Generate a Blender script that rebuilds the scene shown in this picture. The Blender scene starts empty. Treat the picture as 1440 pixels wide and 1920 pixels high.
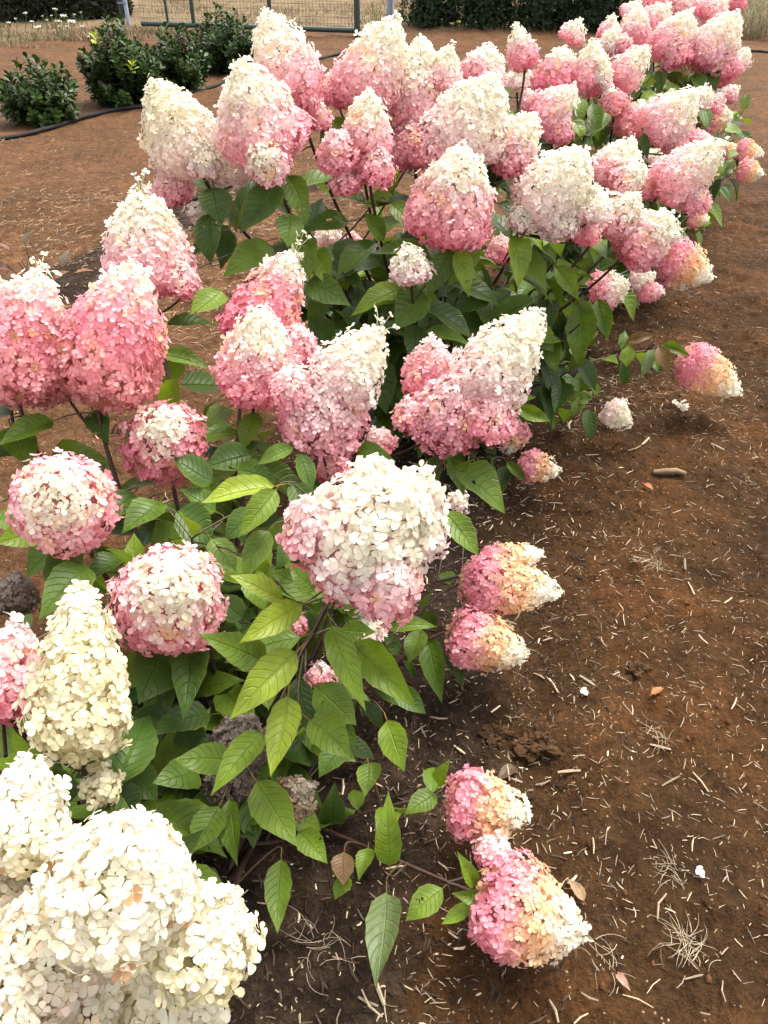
import bpy, math, numpy as np
from mathutils import Matrix, Vector

R = math.radians
scene = bpy.context.scene
C = scene.collection

# ------------------------------------------------------------------ camera
FOC = 1478.0                      # focal length in pixels of the 1440 x 1920 photograph
CAM_H, PITCH = 1.30, 36.9
cam_d = bpy.data.cameras.new('camera')
cam_d.sensor_fit = 'VERTICAL'
cam_d.sensor_height = 24.0
cam_d.lens = 24.0 * FOC / 1920.0
cam_d.clip_start = 0.02
cam_d.clip_end = 600.0
cam = bpy.data.objects.new('camera', cam_d)
C.objects.link(cam)
cam.location = (0, 0, CAM_H)
cam.rotation_euler = (R(90 - PITCH), 0, 0)
scene.camera = cam

# ------------------------------------------------------------------ light
SUN_EL, SUN_AZ = 66.0, 40.0       # azimuth measured clockwise from +Y (the view direction)
world = bpy.data.worlds.new('World')
scene.world = world
world.use_nodes = True
wn = world.node_tree
wn.nodes.clear()
w_out = wn.nodes.new('ShaderNodeOutputWorld')
w_bg = wn.nodes.new('ShaderNodeBackground')
w_hs = wn.nodes.new('ShaderNodeHueSaturation')
w_sky = wn.nodes.new('ShaderNodeTexSky')
w_sky.sky_type = 'NISHITA'
w_sky.sun_disc = False
w_sky.sun_elevation = R(SUN_EL)
w_sky.sun_rotation = R(SUN_AZ)
w_sky.dust_density = 4.0
w_sky.air_density = 1.0
w_hs.inputs['Saturation'].default_value = 0.22      # bright, thinly overcast sky
wn.links.new(w_sky.outputs[0], w_hs.inputs['Color'])
wn.links.new(w_hs.outputs[0], w_bg.inputs['Color'])
w_bg.inputs['Strength'].default_value = 0.15
wn.links.new(w_bg.outputs[0], w_out.inputs['Surface'])
sun_d = bpy.data.lights.new('sun', 'SUN')
sun_d.energy = 1.5
sun_d.angle = R(32)
sun_d.color = (1.0, 0.95, 0.86)
sun = bpy.data.objects.new('sun', sun_d)
C.objects.link(sun)
el, az = R(SUN_EL), R(SUN_AZ)
sdir = Vector((math.sin(az) * math.cos(el), math.cos(az) * math.cos(el), math.sin(el)))
sun.rotation_euler = sdir.to_track_quat('Z', 'Y').to_euler()
sun.location = (3, 3, 8)

scene.view_settings.view_transform = 'Standard'
scene.view_settings.look = 'None'
scene.view_settings.exposure = 1.95
scene.view_settings.gamma = 1.0
scene.view_settings.use_curve_mapping = False
scene.render.engine = 'CYCLES'
scene.cycles.use_denoising = True
scene.cycles.max_bounces = 8
scene.cycles.diffuse_bounces = 5
scene.cycles.transparent_max_bounces = 4

# ------------------------------------------------------------------ helpers
rng = np.random.default_rng(7)
TH = R(PITCH)
FWD = np.array([0, math.cos(TH), -math.sin(TH)])
UP = np.array([0, math.sin(TH), math.cos(TH)])
RIGHT = np.array([1.0, 0, 0])
EYE = np.array([0, 0, CAM_H])
ZUP = np.array([0, 0, 1.0])


def norm(v):
    v = np.asarray(v, float)
    return v / np.maximum(np.linalg.norm(v, axis=-1, keepdims=True), 1e-9)


def ray(px, py):
    return norm(FWD + (px - 720) / FOC * RIGHT - (py - 960) / FOC * UP)


def at(px, py, d):
    """point of the place seen at this spot of the photograph, d metres away"""
    return EYE + ray(px, py) * d


def on_ground(px, py, z=0.0):
    r = ray(px, py)
    return EYE + r * ((z - CAM_H) / r[2])


def project(p):
    q = np.asarray(p) - EYE
    dz = q @ FWD
    return 720 + FOC * (q @ RIGHT) / dz, 960 - FOC * (q @ UP) / dz, np.linalg.norm(q, axis=-1)


def _hash(ix, iy, seed):
    h = (ix * 374761393 + iy * 668265263 + seed * 1442695041) & 0xFFFFFFFF
    h = ((h ^ (h >> 13)) * 1274126177) & 0xFFFFFFFF
    return ((h ^ (h >> 16)) & 0xFFFFFF) / float(0xFFFFFF)


def vnoise(x, y, seed=0):
    x = np.asarray(x, float); y = np.asarray(y, float)
    ix = np.floor(x).astype(np.int64); iy = np.floor(y).astype(np.int64)
    fx = x - ix; fy = y - iy
    fx = fx * fx * (3 - 2 * fx); fy = fy * fy * (3 - 2 * fy)
    a = _hash(ix, iy, seed); b = _hash(ix + 1, iy, seed)
    c = _hash(ix, iy + 1, seed); d = _hash(ix + 1, iy + 1, seed)
    return (a * (1 - fx) + b * fx) * (1 - fy) + (c * (1 - fx) + d * fx) * fy


BASES = {'A': (-0.26, 0.80), 'B': (0.12, 2.15), 'C': (0.85, 3.35), 'D': (1.62, 4.55)}
ROW = np.array([(-0.75, -0.6), BASES['A'], BASES['B'], BASES['C'], BASES['D'], (2.6, 6.1)])


def row_dist(x, y):
    d = np.full(np.shape(x), 1e9)
    for a, b in zip(ROW[:-1], ROW[1:]):
        ab = b - a
        t = np.clip(((x - a[0]) * ab[0] + (y - a[1]) * ab[1]) / (ab @ ab), 0, 1)
        d = np.minimum(d, np.hypot(x - a[0] - t * ab[0], y - a[1] - t * ab[1]))
    return d


def gz(x, y):
    """height of the soil"""
    x = np.asarray(x, float); y = np.asarray(y, float)
    n1 = vnoise(x * 1.3, y * 1.3, 1) - 0.5
    n2 = vnoise(x * 4.7 + 9, y * 4.7, 2) - 0.5
    n3 = vnoise(x * 13 + 3, y * 13, 3) - 0.5
    n4 = vnoise(x * 31, y * 31, 4) - 0.5
    n5 = vnoise(x * 66, y * 66, 5) - 0.5
    cl = np.maximum(0, vnoise(x * 9 + 40, y * 9, 6) - 0.66)
    return 0.05 * n1 + 0.028 * n2 + 0.020 * n3 + 0.015 * n4 + 0.010 * n5 + 0.07 * cl - 0.012


def new_mesh(name, V, F, col=None, uv=None, smooth=True):
    """V (n,3); F (m,k) with one k, or a list of such arrays"""
    me = bpy.data.meshes.new(name)
    Fs = F if isinstance(F, list) else [F]
    Fs = [np.asarray(f, np.int32) for f in Fs if len(f)]
    V = np.asarray(V, np.float32)
    loops = np.concatenate([f.ravel() for f in Fs])
    tot = np.concatenate([np.full(len(f), f.shape[1], np.int32) for f in Fs])
    start = np.concatenate([[0], np.cumsum(tot)[:-1]]).astype(np.int32)
    me.vertices.add(len(V)); me.vertices.foreach_set('co', V.ravel())
    me.loops.add(len(loops)); me.loops.foreach_set('vertex_index', loops)
    me.polygons.add(len(tot)); me.polygons.foreach_set('loop_start', start)
    me.polygons.foreach_set('use_smooth', np.full(len(tot), smooth, bool))
    me.update(calc_edges=True)
    if col is not None:
        a = me.color_attributes.new('Col', 'FLOAT_COLOR', 'POINT')
        c4 = np.ones((len(V), 4), np.float32); c4[:, :3] = col
        a.data.foreach_set('color', c4.ravel())
    if uv is not None:
        l = me.uv_layers.new(name='UVMap')
        l.data.foreach_set('uv', np.asarray(uv, np.float32)[loops].ravel())
    return me


WLOC = {}


def obj(name, data, mat=None, parent=None, loc=(0, 0, 0), M=None, color=None):
    """link an object whose origin stands at the place 'loc'; parents are never rotated"""
    o = bpy.data.objects.new(name, data)
    if data is not None and mat is not None and not data.materials:
        data.materials.append(mat)
    C.objects.link(o)
    loc = np.asarray(loc, float)
    p = WLOC[parent.name] if parent else np.zeros(3)
    if M is not None:
        m4 = Matrix.Identity(4)
        for i in range(3):
            for j in range(3):
                m4[i][j] = float(M[i, j])
            m4[i][3] = float(loc[i] - p[i])
        o.matrix_basis = m4
    else:
        o.location = loc - p
    o.parent = parent
    if color is not None:
        o.color = (float(color[0]), float(color[1]), float(color[2]), 1)
    WLOC[o.name] = loc
    return o


def tag(o, label=None, cat=None, group=None, kind=None):
    if label: o['label'] = label
    if cat: o['category'] = cat
    if group: o['group'] = group
    if kind: o['kind'] = kind
    return o


def frame(t):
    t = norm(t)
    a = np.where(np.abs(t[..., 2:3]) < 0.9, ZUP, np.array([1.0, 0, 0]))
    u = norm(np.cross(a, t)); v = np.cross(t, u)
    return u, v


def tube(pts, rad, sides=6, caps=True):
    pts = np.asarray(pts, float); n = len(pts)
    rad = np.broadcast_to(np.asarray(rad, float), (n,))
    T = np.gradient(pts, axis=0)
    u, v = frame(T[0]); U = []; Vv = []
    for i in range(n):
        t = norm(T[i]); u = norm(u - t * (u @ t)); U.append(u); Vv.append(np.cross(t, u))
    a = np.arange(sides) / sides * 2 * math.pi
    ring = (np.cos(a)[None, :, None] * np.array(U)[:, None] + np.sin(a)[None, :, None] * np.array(Vv)[:, None])
    V = (pts[:, None] + ring * rad[:, None, None]).reshape(-1, 3)
    i, j = np.meshgrid(np.arange(n - 1), np.arange(sides), indexing='ij')
    i = i.ravel(); j = j.ravel(); k = (j + 1) % sides
    F = np.stack([i * sides + j, i * sides + k, (i + 1) * sides + k, (i + 1) * sides + j], 1)
    return V, F


def hermite(p0, p1, m0, m1, n=14):
    t = np.linspace(0, 1, n)[:, None]
    return ((2 * t**3 - 3 * t**2 + 1) * p0 + (t**3 - 2 * t**2 + t) * m0 + (-2 * t**3 + 3 * t**2) * p1 + (t**3 - t**2) * m1)


class Acc:
    """collects pieces into one mesh"""
    def __init__(s): s.V = []; s.F = {}; s.c = []; s.n = 0
    def add(s, V, F, col=(1, 1, 1)):
        s.V.append(V); s.F.setdefault(F.shape[1], []).append(F + s.n)
        s.c.append(np.broadcast_to(np.asarray(col, float), (len(V), 3))); s.n += len(V)
    def mesh(s, name, org=(0, 0, 0), smooth=True):
        return new_mesh(name, np.concatenate(s.V) - np.asarray(org), [np.concatenate(f) for f in s.F.values()], np.concatenate(s.c), smooth=smooth)


# ------------------------------------------------------------------ materials
def mat_base(name):
    m = bpy.data.materials.new(name); m.use_nodes = True
    n = m.node_tree.nodes; n.clear()
    out = n.new('ShaderNodeOutputMaterial')
    b = n.new('ShaderNodeBsdfPrincipled')
    m.node_tree.links.new(b.outputs[0], out.inputs[0])
    return m, n, m.node_tree.links, b, out


def mixc(n, l, fac, a, b, mode='MIX'):
    x = n.new('ShaderNodeMix'); x.data_type = 'RGBA'; x.blend_type = mode
    for s, v in ((x.inputs[0], fac), (x.inputs[6], a), (x.inputs[7], b)):
        if hasattr(v, 'links'): l.new(v, s)
        else: s.default_value = v if not isinstance(v, tuple) else (*v, 1)
    return x.outputs[2]


def math_n(n, l, op, a, b=None, clamp=False):
    x = n.new('ShaderNodeMath'); x.operation = op; x.use_clamp = clamp
    for s, v in ((x.inputs[0], a), (x.inputs[1], b)):
        if v is None: continue
        if hasattr(v, 'links'): l.new(v, s)
        else: s.default_value = v
    return x.outputs[0]


def ramp(n, l, fac, stops):
    r = n.new('ShaderNodeValToRGB'); e = r.color_ramp.elements
    while len(e) < len(stops): e.new(0.5)
    for k, (p, c) in enumerate(stops):
        e[k].position = p; e[k].color = (*c, 1) if isinstance(c, tuple) else (c, c, c, 1)
    l.new(fac, r.inputs[0])
    return r.outputs[0]


def noise(n, l, vec, scale, detail=4, rough=0.6):
    t = n.new('ShaderNodeTexNoise'); t.inputs['Scale'].default_value = scale
    t.inputs['Detail'].default_value = detail; t.inputs['Roughness'].default_value = rough
    if vec is not None: l.new(vec, t.inputs['Vector'])
    return t.outputs[0]


def translucent(m, n, l, b, out, col, fac):
    t = n.new('ShaderNodeBsdfTranslucent'); l.new(col, t.inputs['Color'])
    x = n.new('ShaderNodeMixShader'); x.inputs[0].default_value = fac
    l.new(b.outputs[0], x.inputs[1]); l.new(t.outputs[0], x.inputs[2]); l.new(x.outputs[0], out.inputs[0])


def col_attr(n):
    a = n.new('ShaderNodeVertexColor'); a.layer_name = 'Col'
    return a.outputs[0]


def make_petal_mat():
    m, n, l, b, out = mat_base('petal')
    oi = n.new('ShaderNodeObjectInfo')
    c = mixc(n, l, 1.0, col_attr(n), oi.outputs['Color'], 'MULTIPLY')
    g = n.new('ShaderNodeNewGeometry')
    v = ramp(n, l, noise(n, l, g.outputs['Position'], 90, 3), [(0.3, 0.86), (0.7, 1.0)])
    c = mixc(n, l, 1.0, c, v, 'MULTIPLY')
    l.new(c, b.inputs['Base Color'])
    b.inputs['Roughness'].default_value = 0.62
    b.inputs['Specular IOR Level'].default_value = 0.25
    bp = n.new('ShaderNodeBump'); bp.inputs['Strength'].default_value = 0.25; bp.inputs['Distance'].default_value = 0.002
    l.new(noise(n, l, g.outputs['Position'], 420, 2), bp.inputs['Height']); l.new(bp.outputs[0], b.inputs['Normal'])
    translucent(m, n, l, b, out, c, 0.48)
    return m


def make_leaf_mat():
    m, n, l, b, out = mat_base('hydrangea_leaf')
    oi = n.new('ShaderNodeObjectInfo')
    uv = n.new('ShaderNodeUVMap'); uv.uv_map = 'UVMap'
    sp = n.new('ShaderNodeSeparateXYZ'); l.new(uv.outputs[0], sp.inputs[0])
    s = sp.outputs[0]
    av = math_n(n, l, 'ABSOLUTE', math_n(n, l, 'MULTIPLY_ADD', sp.outputs[1], 2.0))
    n_ma = av.node.inputs[0].links[0].from_node; n_ma.inputs[2].default_value = -1.0
    # side veins sweep forward from the midrib
    ch = math_n(n, l, 'SUBTRACT', math_n(n, l, 'MULTIPLY', s, 8.5), math_n(n, l, 'MULTIPLY', math_n(n, l, 'POWER', av, 1.25), 1.9))
    fr = math_n(n, l, 'ABSOLUTE', math_n(n, l, 'SUBTRACT', math_n(n, l, 'FRACT', ch), 0.5))     # 0.5 at a vein
    vein = math_n(n, l, 'MULTIPLY', math_n(n, l, 'MULTIPLY_ADD', fr, 9.0), 1.0, True)
    vein.node.inputs[0].links[0].from_node.inputs[2].default_value = -3.5
    mid = math_n(n, l, 'SUBTRACT', 1.0, math_n(n, l, 'MULTIPLY', av, 14.0), True)
    vm = math_n(n, l, 'MAXIMUM', math_n(n, l, 'MULTIPLY', vein, 0.6), mid)
    tc = n.new('ShaderNodeTexCoord')
    vadd = n.new('ShaderNodeVectorMath'); vadd.operation = 'MULTIPLY_ADD'
    l.new(oi.outputs['Random'], vadd.inputs[0]); vadd.inputs[1].default_value = (37, 11, 5)
    l.new(tc.outputs['Object'], vadd.inputs[2])
    no = noise(n, l, vadd.outputs[0], 3.0, 5)
    base = mixc(n, l, 1.0, col_attr(n), oi.outputs['Color'], 'MULTIPLY')
    base = mixc(n, l, 1.0, base, ramp(n, l, no, [(0.3, 0.72), (0.7, 1.22)]), 'MULTIPLY')
    light = mixc(n, l, 1.0, base, (1.7, 1.5, 1.5), 'MULTIPLY')
    c = mixc(n, l, math_n(n, l, 'MULTIPLY', vm, 0.55), base, light)
    # yellowed margins and brown specks
    edge = math_n(n, l, 'MULTIPLY', math_n(n, l, 'POWER', av, 10.0), 0.45)
    c = mixc(n, l, edge, c, (0.13, 0.13, 0.03))
    spot = ramp(n, l, noise(n, l, vadd.outputs[0], 9.0, 3), [(0.70, 0.0), (0.76, 1.0)])
    spot = math_n(n, l, 'MULTIPLY', spot, math_n(n, l, 'GREATER_THAN', oi.outputs['Random'], 0.6))
    c = mixc(n, l, math_n(n, l, 'MULTIPLY', spot, 0.55), c, (0.06, 0.035, 0.014))
    g = n.new('ShaderNodeNewGeometry')
    back = mixc(n, l, 0.35, mixc(n, l, 1.0, c, (1.3, 1.2, 1.3), 'MULTIPLY'), (0.085, 0.115, 0.03))
    c = mixc(n, l, g.outputs['Backfacing'], c, back)
    l.new(c, b.inputs['Base Color'])
    b.inputs['Roughness'].default_value = 0.42
    b.inputs['Specular IOR Level'].default_value = 0.25
    bp = n.new('ShaderNodeBump'); bp.inputs['Strength'].default_value = 0.55; bp.inputs['Distance'].default_value = 0.004
    hgt = math_n(n, l, 'SUBTRACT', math_n(n, l, 'MULTIPLY', no, 0.6), vm)
    l.new(hgt, bp.inputs['Height']); l.new(bp.outputs[0], b.inputs['Normal'])
    tcol = mixc(n, l, 1.0, c, (1.5, 1.5, 0.6), 'MULTIPLY')
    translucent(m, n, l, b, out, tcol, 0.28)
    # insect holes in some leaves
    hole = math_n(n, l, 'MULTIPLY', math_n(n, l, 'GREATER_THAN', noise(n, l, vadd.outputs[0], 5.5, 2), 0.705), math_n(n, l, 'LESS_THAN', oi.outputs['Random'], 0.35))
    tr = n.new('ShaderNodeBsdfTransparent'); x = n.new('ShaderNodeMixShader')
    l.new(hole, x.inputs[0]); l.new(out.inputs[0].links[0].from_socket, x.inputs[1]); l.new(tr.outputs[0], x.inputs[2]); l.new(x.outputs[0], out.inputs[0])
    return m


def simple_mat(name, rough=0.6, spec=0.3, bump=0.0, bscale=60.0, var=0.25, metallic=0.0, trans=0.0):
    """vertex colour times object colour, mottled"""
    m, n, l, b, out = mat_base(name)
    oi = n.new('ShaderNodeObjectInfo')
    g = n.new('ShaderNodeNewGeometry')
    c = mixc(n, l, 1.0, col_attr(n), oi.outputs['Color'], 'MULTIPLY')
    no = noise(n, l, g.outputs['Position'], bscale, 4)
    c = mixc(n, l, 1.0, c, ramp(n, l, no, [(0.3, 1 - var), (0.7, 1 + var)]), 'MULTIPLY')
    l.new(c, b.inputs['Base Color'])
    b.inputs['Roughness'].default_value = rough; b.inputs['Specular IOR Level'].default_value = spec
    b.inputs['Metallic'].default_value = metallic
    if bump:
        bp = n.new('ShaderNodeBump'); bp.inputs['Strength'].default_value = bump; bp.inputs['Distance'].default_value = 0.003
        l.new(no, bp.inputs['Height']); l.new(bp.outputs[0], b.inputs['Normal'])
    if trans: translucent(m, n, l, b, out, c, trans)
    return m


def make_ground_mat():
    m, n, l, b, out = mat_base('soil')
    g = n.new('ShaderNodeNewGeometry'); P = g.outputs['Position']
    sp = n.new('ShaderNodeSeparateColor'); l.new(col_attr(n), sp.inputs[0])
    n1 = noise(n, l, P, 2.2, 5, 0.65); n2 = noise(n, l, P, 14, 6, 0.7); n3 = noise(n, l, P, 120, 4, 0.7)
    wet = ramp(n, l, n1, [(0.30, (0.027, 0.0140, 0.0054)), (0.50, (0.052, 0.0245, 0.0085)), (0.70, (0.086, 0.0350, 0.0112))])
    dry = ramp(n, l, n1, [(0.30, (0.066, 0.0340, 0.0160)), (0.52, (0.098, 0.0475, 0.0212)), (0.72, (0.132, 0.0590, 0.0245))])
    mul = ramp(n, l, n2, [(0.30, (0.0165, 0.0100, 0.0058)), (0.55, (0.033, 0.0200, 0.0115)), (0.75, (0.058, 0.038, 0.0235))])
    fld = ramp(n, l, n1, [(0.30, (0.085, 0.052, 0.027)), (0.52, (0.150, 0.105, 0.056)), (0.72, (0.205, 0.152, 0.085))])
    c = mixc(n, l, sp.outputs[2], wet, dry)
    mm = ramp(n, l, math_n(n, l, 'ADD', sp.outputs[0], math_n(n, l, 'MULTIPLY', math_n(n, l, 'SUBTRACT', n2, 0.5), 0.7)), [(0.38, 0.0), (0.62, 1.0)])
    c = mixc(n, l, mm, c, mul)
    fm = ramp(n, l, math_n(n, l, 'ADD', sp.outputs[1], math_n(n, l, 'MULTIPLY', math_n(n, l, 'SUBTRACT', n1, 0.5), 0.6)), [(0.42, 0.0), (0.6, 1.0)])
    c = mixc(n, l, fm, c, fld)
    c = mixc(n, l, 1.0, c, ramp(n, l, n3, [(0.25, 0.55), (0.5, 1.0), (0.75, 1.4)]), 'MULTIPLY')
    n4 = noise(n, l, P, 42, 5, 0.7)
    c = mixc(n, l, 1.0, c, ramp(n, l, n2, [(0.28, 0.62), (0.6, 1.15)]), 'MULTIPLY')
    c = mixc(n, l, 1.0, c, ramp(n, l, n4, [(0.32, 0.55), (0.52, 1.0), (0.70, 1.25)]), 'MULTIPLY')
    # pale crumbs of dry wood and seed in the soil
    vo = n.new('ShaderNodeTexVoronoi'); vo.inputs['Scale'].default_value = 105; l.new(P, vo.inputs['Vector'])
    sv = n.new('ShaderNodeSeparateColor'); l.new(vo.outputs['Color'], sv.inputs[0])
    speck = math_n(n, l, 'MULTIPLY', math_n(n, l, 'LESS_THAN', vo.outputs['Distance'], 0.22), math_n(n, l, 'GREATER_THAN', sv.outputs[0], 0.88))
    c = mixc(n, l, math_n(n, l, 'MULTIPLY', speck, 0.75), c, (0.30, 0.21, 0.12))
    l.new(c, b.inputs['Base Color'])
    b.inputs['Roughness'].default_value = 0.95; b.inputs['Specular IOR Level'].default_value = 0.1
    h = math_n(n, l, 'ADD', math_n(n, l, 'MULTIPLY', n2, 1.0), math_n(n, l, 'ADD', math_n(n, l, 'MULTIPLY', n3, 0.30), math_n(n, l, 'MULTIPLY', n4, 0.7)))
    bp = n.new('ShaderNodeBump'); bp.inputs['Strength'].default_value = 1.0; bp.inputs['Distance'].default_value = 0.03
    l.new(h, bp.inputs['Height']); l.new(bp.outputs[0], b.inputs['Normal'])
    return m


PETAL = make_petal_mat()
LEAF = make_leaf_mat()
STEM = simple_mat('stem_bark', 0.55, 0.35, 0.3, 140)
SOIL = make_ground_mat()
WOOD = simple_mat('dry_wood', 0.85, 0.15, 0.3, 160)
CLOD = simple_mat('soil_lump', 0.95, 0.1, 0.9, 90, 0.4)
FOL = simple_mat('shrub_leaf', 0.45, 0.20, 0.0, 9, 0.25, trans=0.12)
HEDGE = simple_mat('hedge_leaf', 0.6, 0.25, 0.0, 5, 0.3, trans=0.15)
GRASS = simple_mat('dry_grass', 0.8, 0.2, 0.0, 4, 0.2, trans=0.2)
METAL = simple_mat('painted_metal', 0.45, 0.5, 0.0, 6, 0.12)
RUBBER = simple_mat('black_pipe', 0.75, 0.15, 0.2, 40, 0.25)

# ------------------------------------------------------------------ ground
def axis_coords(lo, hi, step, far, ratio=1.12):
    a = list(np.arange(lo, hi + 1e-6, step))
    s = step; x = hi; b = []
    while x < far: s *= ratio; x += s; b.append(x)
    s = step; x = lo; c = []
    while x > -far: s *= ratio; x -= s; c.append(x)
    return np.array(c[::-1] + a + b)


def build_ground():
    xs = axis_coords(-1.4, 2.6, 0.0152, 220); ys = axis_coords(0.25, 4.6, 0.0152, 260)
    X, Y = np.meshgrid(xs, ys, indexing='ij')
    fade = np.clip(1.3 - np.hypot(X, Y) / 25, 0.0, 1)
    Z = gz(X, Y) * fade
    V = np.stack([X, Y, Z], -1).reshape(-1, 3)
    nx, ny = len(xs), len(ys)
    i, j = np.meshgrid(np.arange(nx - 1), np.arange(ny - 1), indexing='ij')
    i = i.ravel(); j = j.ravel()
    F = np.stack([i * ny + j, (i + 1) * ny + j, (i + 1) * ny + j + 1, i * ny + j + 1], 1)
    d = row_dist(X, Y)
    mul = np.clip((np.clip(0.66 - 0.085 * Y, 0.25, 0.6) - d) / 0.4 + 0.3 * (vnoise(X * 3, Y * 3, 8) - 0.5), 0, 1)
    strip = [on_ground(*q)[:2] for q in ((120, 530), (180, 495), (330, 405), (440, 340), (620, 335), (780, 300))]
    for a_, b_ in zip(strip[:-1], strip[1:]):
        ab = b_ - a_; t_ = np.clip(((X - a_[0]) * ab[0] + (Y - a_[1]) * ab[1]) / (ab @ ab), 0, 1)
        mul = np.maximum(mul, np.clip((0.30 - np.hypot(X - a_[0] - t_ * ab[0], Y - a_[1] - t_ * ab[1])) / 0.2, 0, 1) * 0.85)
    # side of the row (left of it the soil is drier and redder, and so is the track beyond)
    side = np.interp(Y, ROW[:, 1], ROW[:, 0]) - X
    dry = np.clip((side - 0.2) / 1.0, 0, 1)
    dry = np.maximum(dry, np.clip((Y - 3.2) / 3.5, 0, 1))
    dry = np.clip(dry + 0.5 * (vnoise(X * 0.8, Y * 0.8, 9) - 0.5), 0, 1)
    fl = np.clip((Y - (13.3 - 0.12 * X)) / 1.2, 0, 1)
    fl = np.maximum(fl, np.clip((-X - 3.3 - 0.2 * (14 - Y)) / 1.5, 0, 1) * np.clip((Y - 11.9) / 0.7, 0, 1))
    fl = np.maximum(fl, np.clip((X - 5.8) / 1.0, 0, 1) * np.clip((Y - 9.5) / 1.5, 0, 1))
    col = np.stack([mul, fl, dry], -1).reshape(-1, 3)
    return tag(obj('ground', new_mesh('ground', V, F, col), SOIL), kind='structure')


build_ground()

# ------------------------------------------------------------------ hydrangea florets
def petal_template(lod):
    if lod == 0: rows = [(0.30, 0.27), (0.62, 0.475), (0.87, 0.37)]
    elif lod == 1: rows = [(0.46, 0.38), (0.80, 0.38)]
    else: rows = [(0.66, 0.46)]
    V = [(0.04, 0, 0.0)]
    for x, h in rows:
        V += [(x, -h, 0.05), (x, 0, -0.02), (x, h, 0.03)]
    V.append((1.0, 0, 0.01))
    F = [(0, 1, 2), (0, 2, 3)]
    for k in range(len(rows) - 1):
        a = 1 + 3 * k; b = a + 3
        F += [(a, b, a + 1), (a + 1, b, b + 1), (a + 1, b + 1, b + 2), (a + 1, b + 2, a + 2)]
    a = 1 + 3 * (len(rows) - 1); t = a + 3
    F += [(a, t, a + 1), (a + 1, t, a + 2)]
    return np.array(V), np.array(F)


TEMPL = {k: petal_template(k) for k in (0, 1, 2)}


def floret_shape(N, lod, r):
    """N florets of unit radius in their own frames: (N, 4, pv, 3)"""
    T, F = TEMPL[lod]
    pv = len(T)
    ang = (np.arange(4) * math.pi / 2)[None] + r.normal(0, 0.10, (N, 4))
    sc = r.uniform(0.82, 1.08, (N, 4)); wd = r.uniform(0.9, 1.12, (N, 4))
    x = T[:, 0][None, None] * sc[..., None]; y = T[:, 1][None, None] * (sc * wd)[..., None]
    cup = r.normal(0.06, 0.2, (N, 1)) ; tilt = r.normal(0.0, 0.19, (N, 4)); tw = r.normal(0, 0.2, (N, 4))
    z = T[:, 2][None, None] + cup[..., None] * x * x + tilt[..., None] * x + tw[..., None] * y
    z = z + (np.array([0, 0.05, 0, 0.05]))[None, :, None]
    ca, sa = np.cos(ang)[..., None], np.sin(ang)[..., None]
    S = np.stack([ca * x - sa * y, sa * x + ca * y, z], -1)
    Fa = (F[None, None] + (np.arange(N)[:, None, None, None] * 4 + np.arange(4)[None, :, None, None]) * pv).reshape(-1, 3)
    # a paler eye and a slightly stronger rim
    e = T[:, 0]
    g = np.stack([1 - 0.03 * e, 0.98 - 0.06 * e, 0.93 - 0.00 * e], -1)
    return S, Fa, g


W_ = (0.87, 0.85, 0.71); CRW = (0.86, 0.83, 0.66); VP = (0.90, 0.72, 0.70); PP = (0.90, 0.54, 0.57)
PK = (0.86, 0.355, 0.42); DP = (0.76, 0.20, 0.30); DUST = (0.56, 0.22, 0.22); SAL = (0.82, 0.38, 0.38)
PE = (0.86, 0.55, 0.28); CR = (0.81, 0.765, 0.53); CR2 = (0.70, 0.65, 0.38); GN = (0.42, 0.43, 0.17)
PAL = {
    'P': [(0, DP), (0.20, PK), (0.48, PP), (0.63, VP), (0.73, W_), (1, W_)],
    'Q': [(0, PK), (0.28, PP), (0.52, VP), (0.68, W_), (1, W_)],
    'D': [(0, DUST), (0.2, DP), (0.5, PK), (0.74, PP), (0.84, W_), (1, W_)],
    'S': [(0, DUST), (0.25, SAL), (0.55, PK), (0.78, PP), (0.88, W_), (1, W_)],
    'R': [(0, DP), (0.25, PK), (0.68, PP), (1, VP)],
    'T': [(0, DP), (0.15, PK), (0.5, PP), (0.85, VP), (1, (0.88, 0.76, 0.72))],
    'W': [(0, PP), (0.20, VP), (0.42, (0.87, 0.76, 0.70)), (0.58, W_), (1, W_)],
    'V': [(0, VP), (0.3, (0.86, 0.74, 0.66)), (0.6, CRW), (1, CRW)],
    'C': [(0, CR2), (0.18, CR), (0.7, CR), (1, CRW)],
    'K': [(0, CR), (0.3, CRW), (0.6, W_), (1, W_)],
    'L': [(0, (0.84, 0.66, 0.56)), (0.3, (0.85, 0.73, 0.60)), (0.6, CRW), (1, W_)],
    'Y': [(0, CR2), (0.3, CR), (0.6, CRW), (1, CRW)],
    'O': [(0, (0.60, 0.40, 0.22)), (0.10, (0.80, 0.29, 0.39)), (0.36, (0.87, 0.46, 0.50)), (0.50, (0.86, 0.56, 0.36)), (0.70, (0.87, 0.62, 0.34)), (0.79, W_), (1, W_)],
    'G': [(0, (0.13, 0.10, 0.08)), (0.5, (0.20, 0.16, 0.13)), (1, (0.30, 0.26, 0.22))],
    'B': [(0, (0.22, 0.15, 0.09)), (0.5, (0.34, 0.25, 0.15)), (1, (0.48, 0.42, 0.34))],
}


def profile(t):
    t = np.asarray(t, float)
    a = np.sqrt(np.clip(1 - ((0.27 - t) / 0.27) ** 2, 0, 1))
    s = np.clip((t - 0.27) / 0.73, 0, 1)
    b = np.clip(1 - s ** 1.52, 0, 1) ** 0.72
    return np.where(t < 0.27, a, b)


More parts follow.
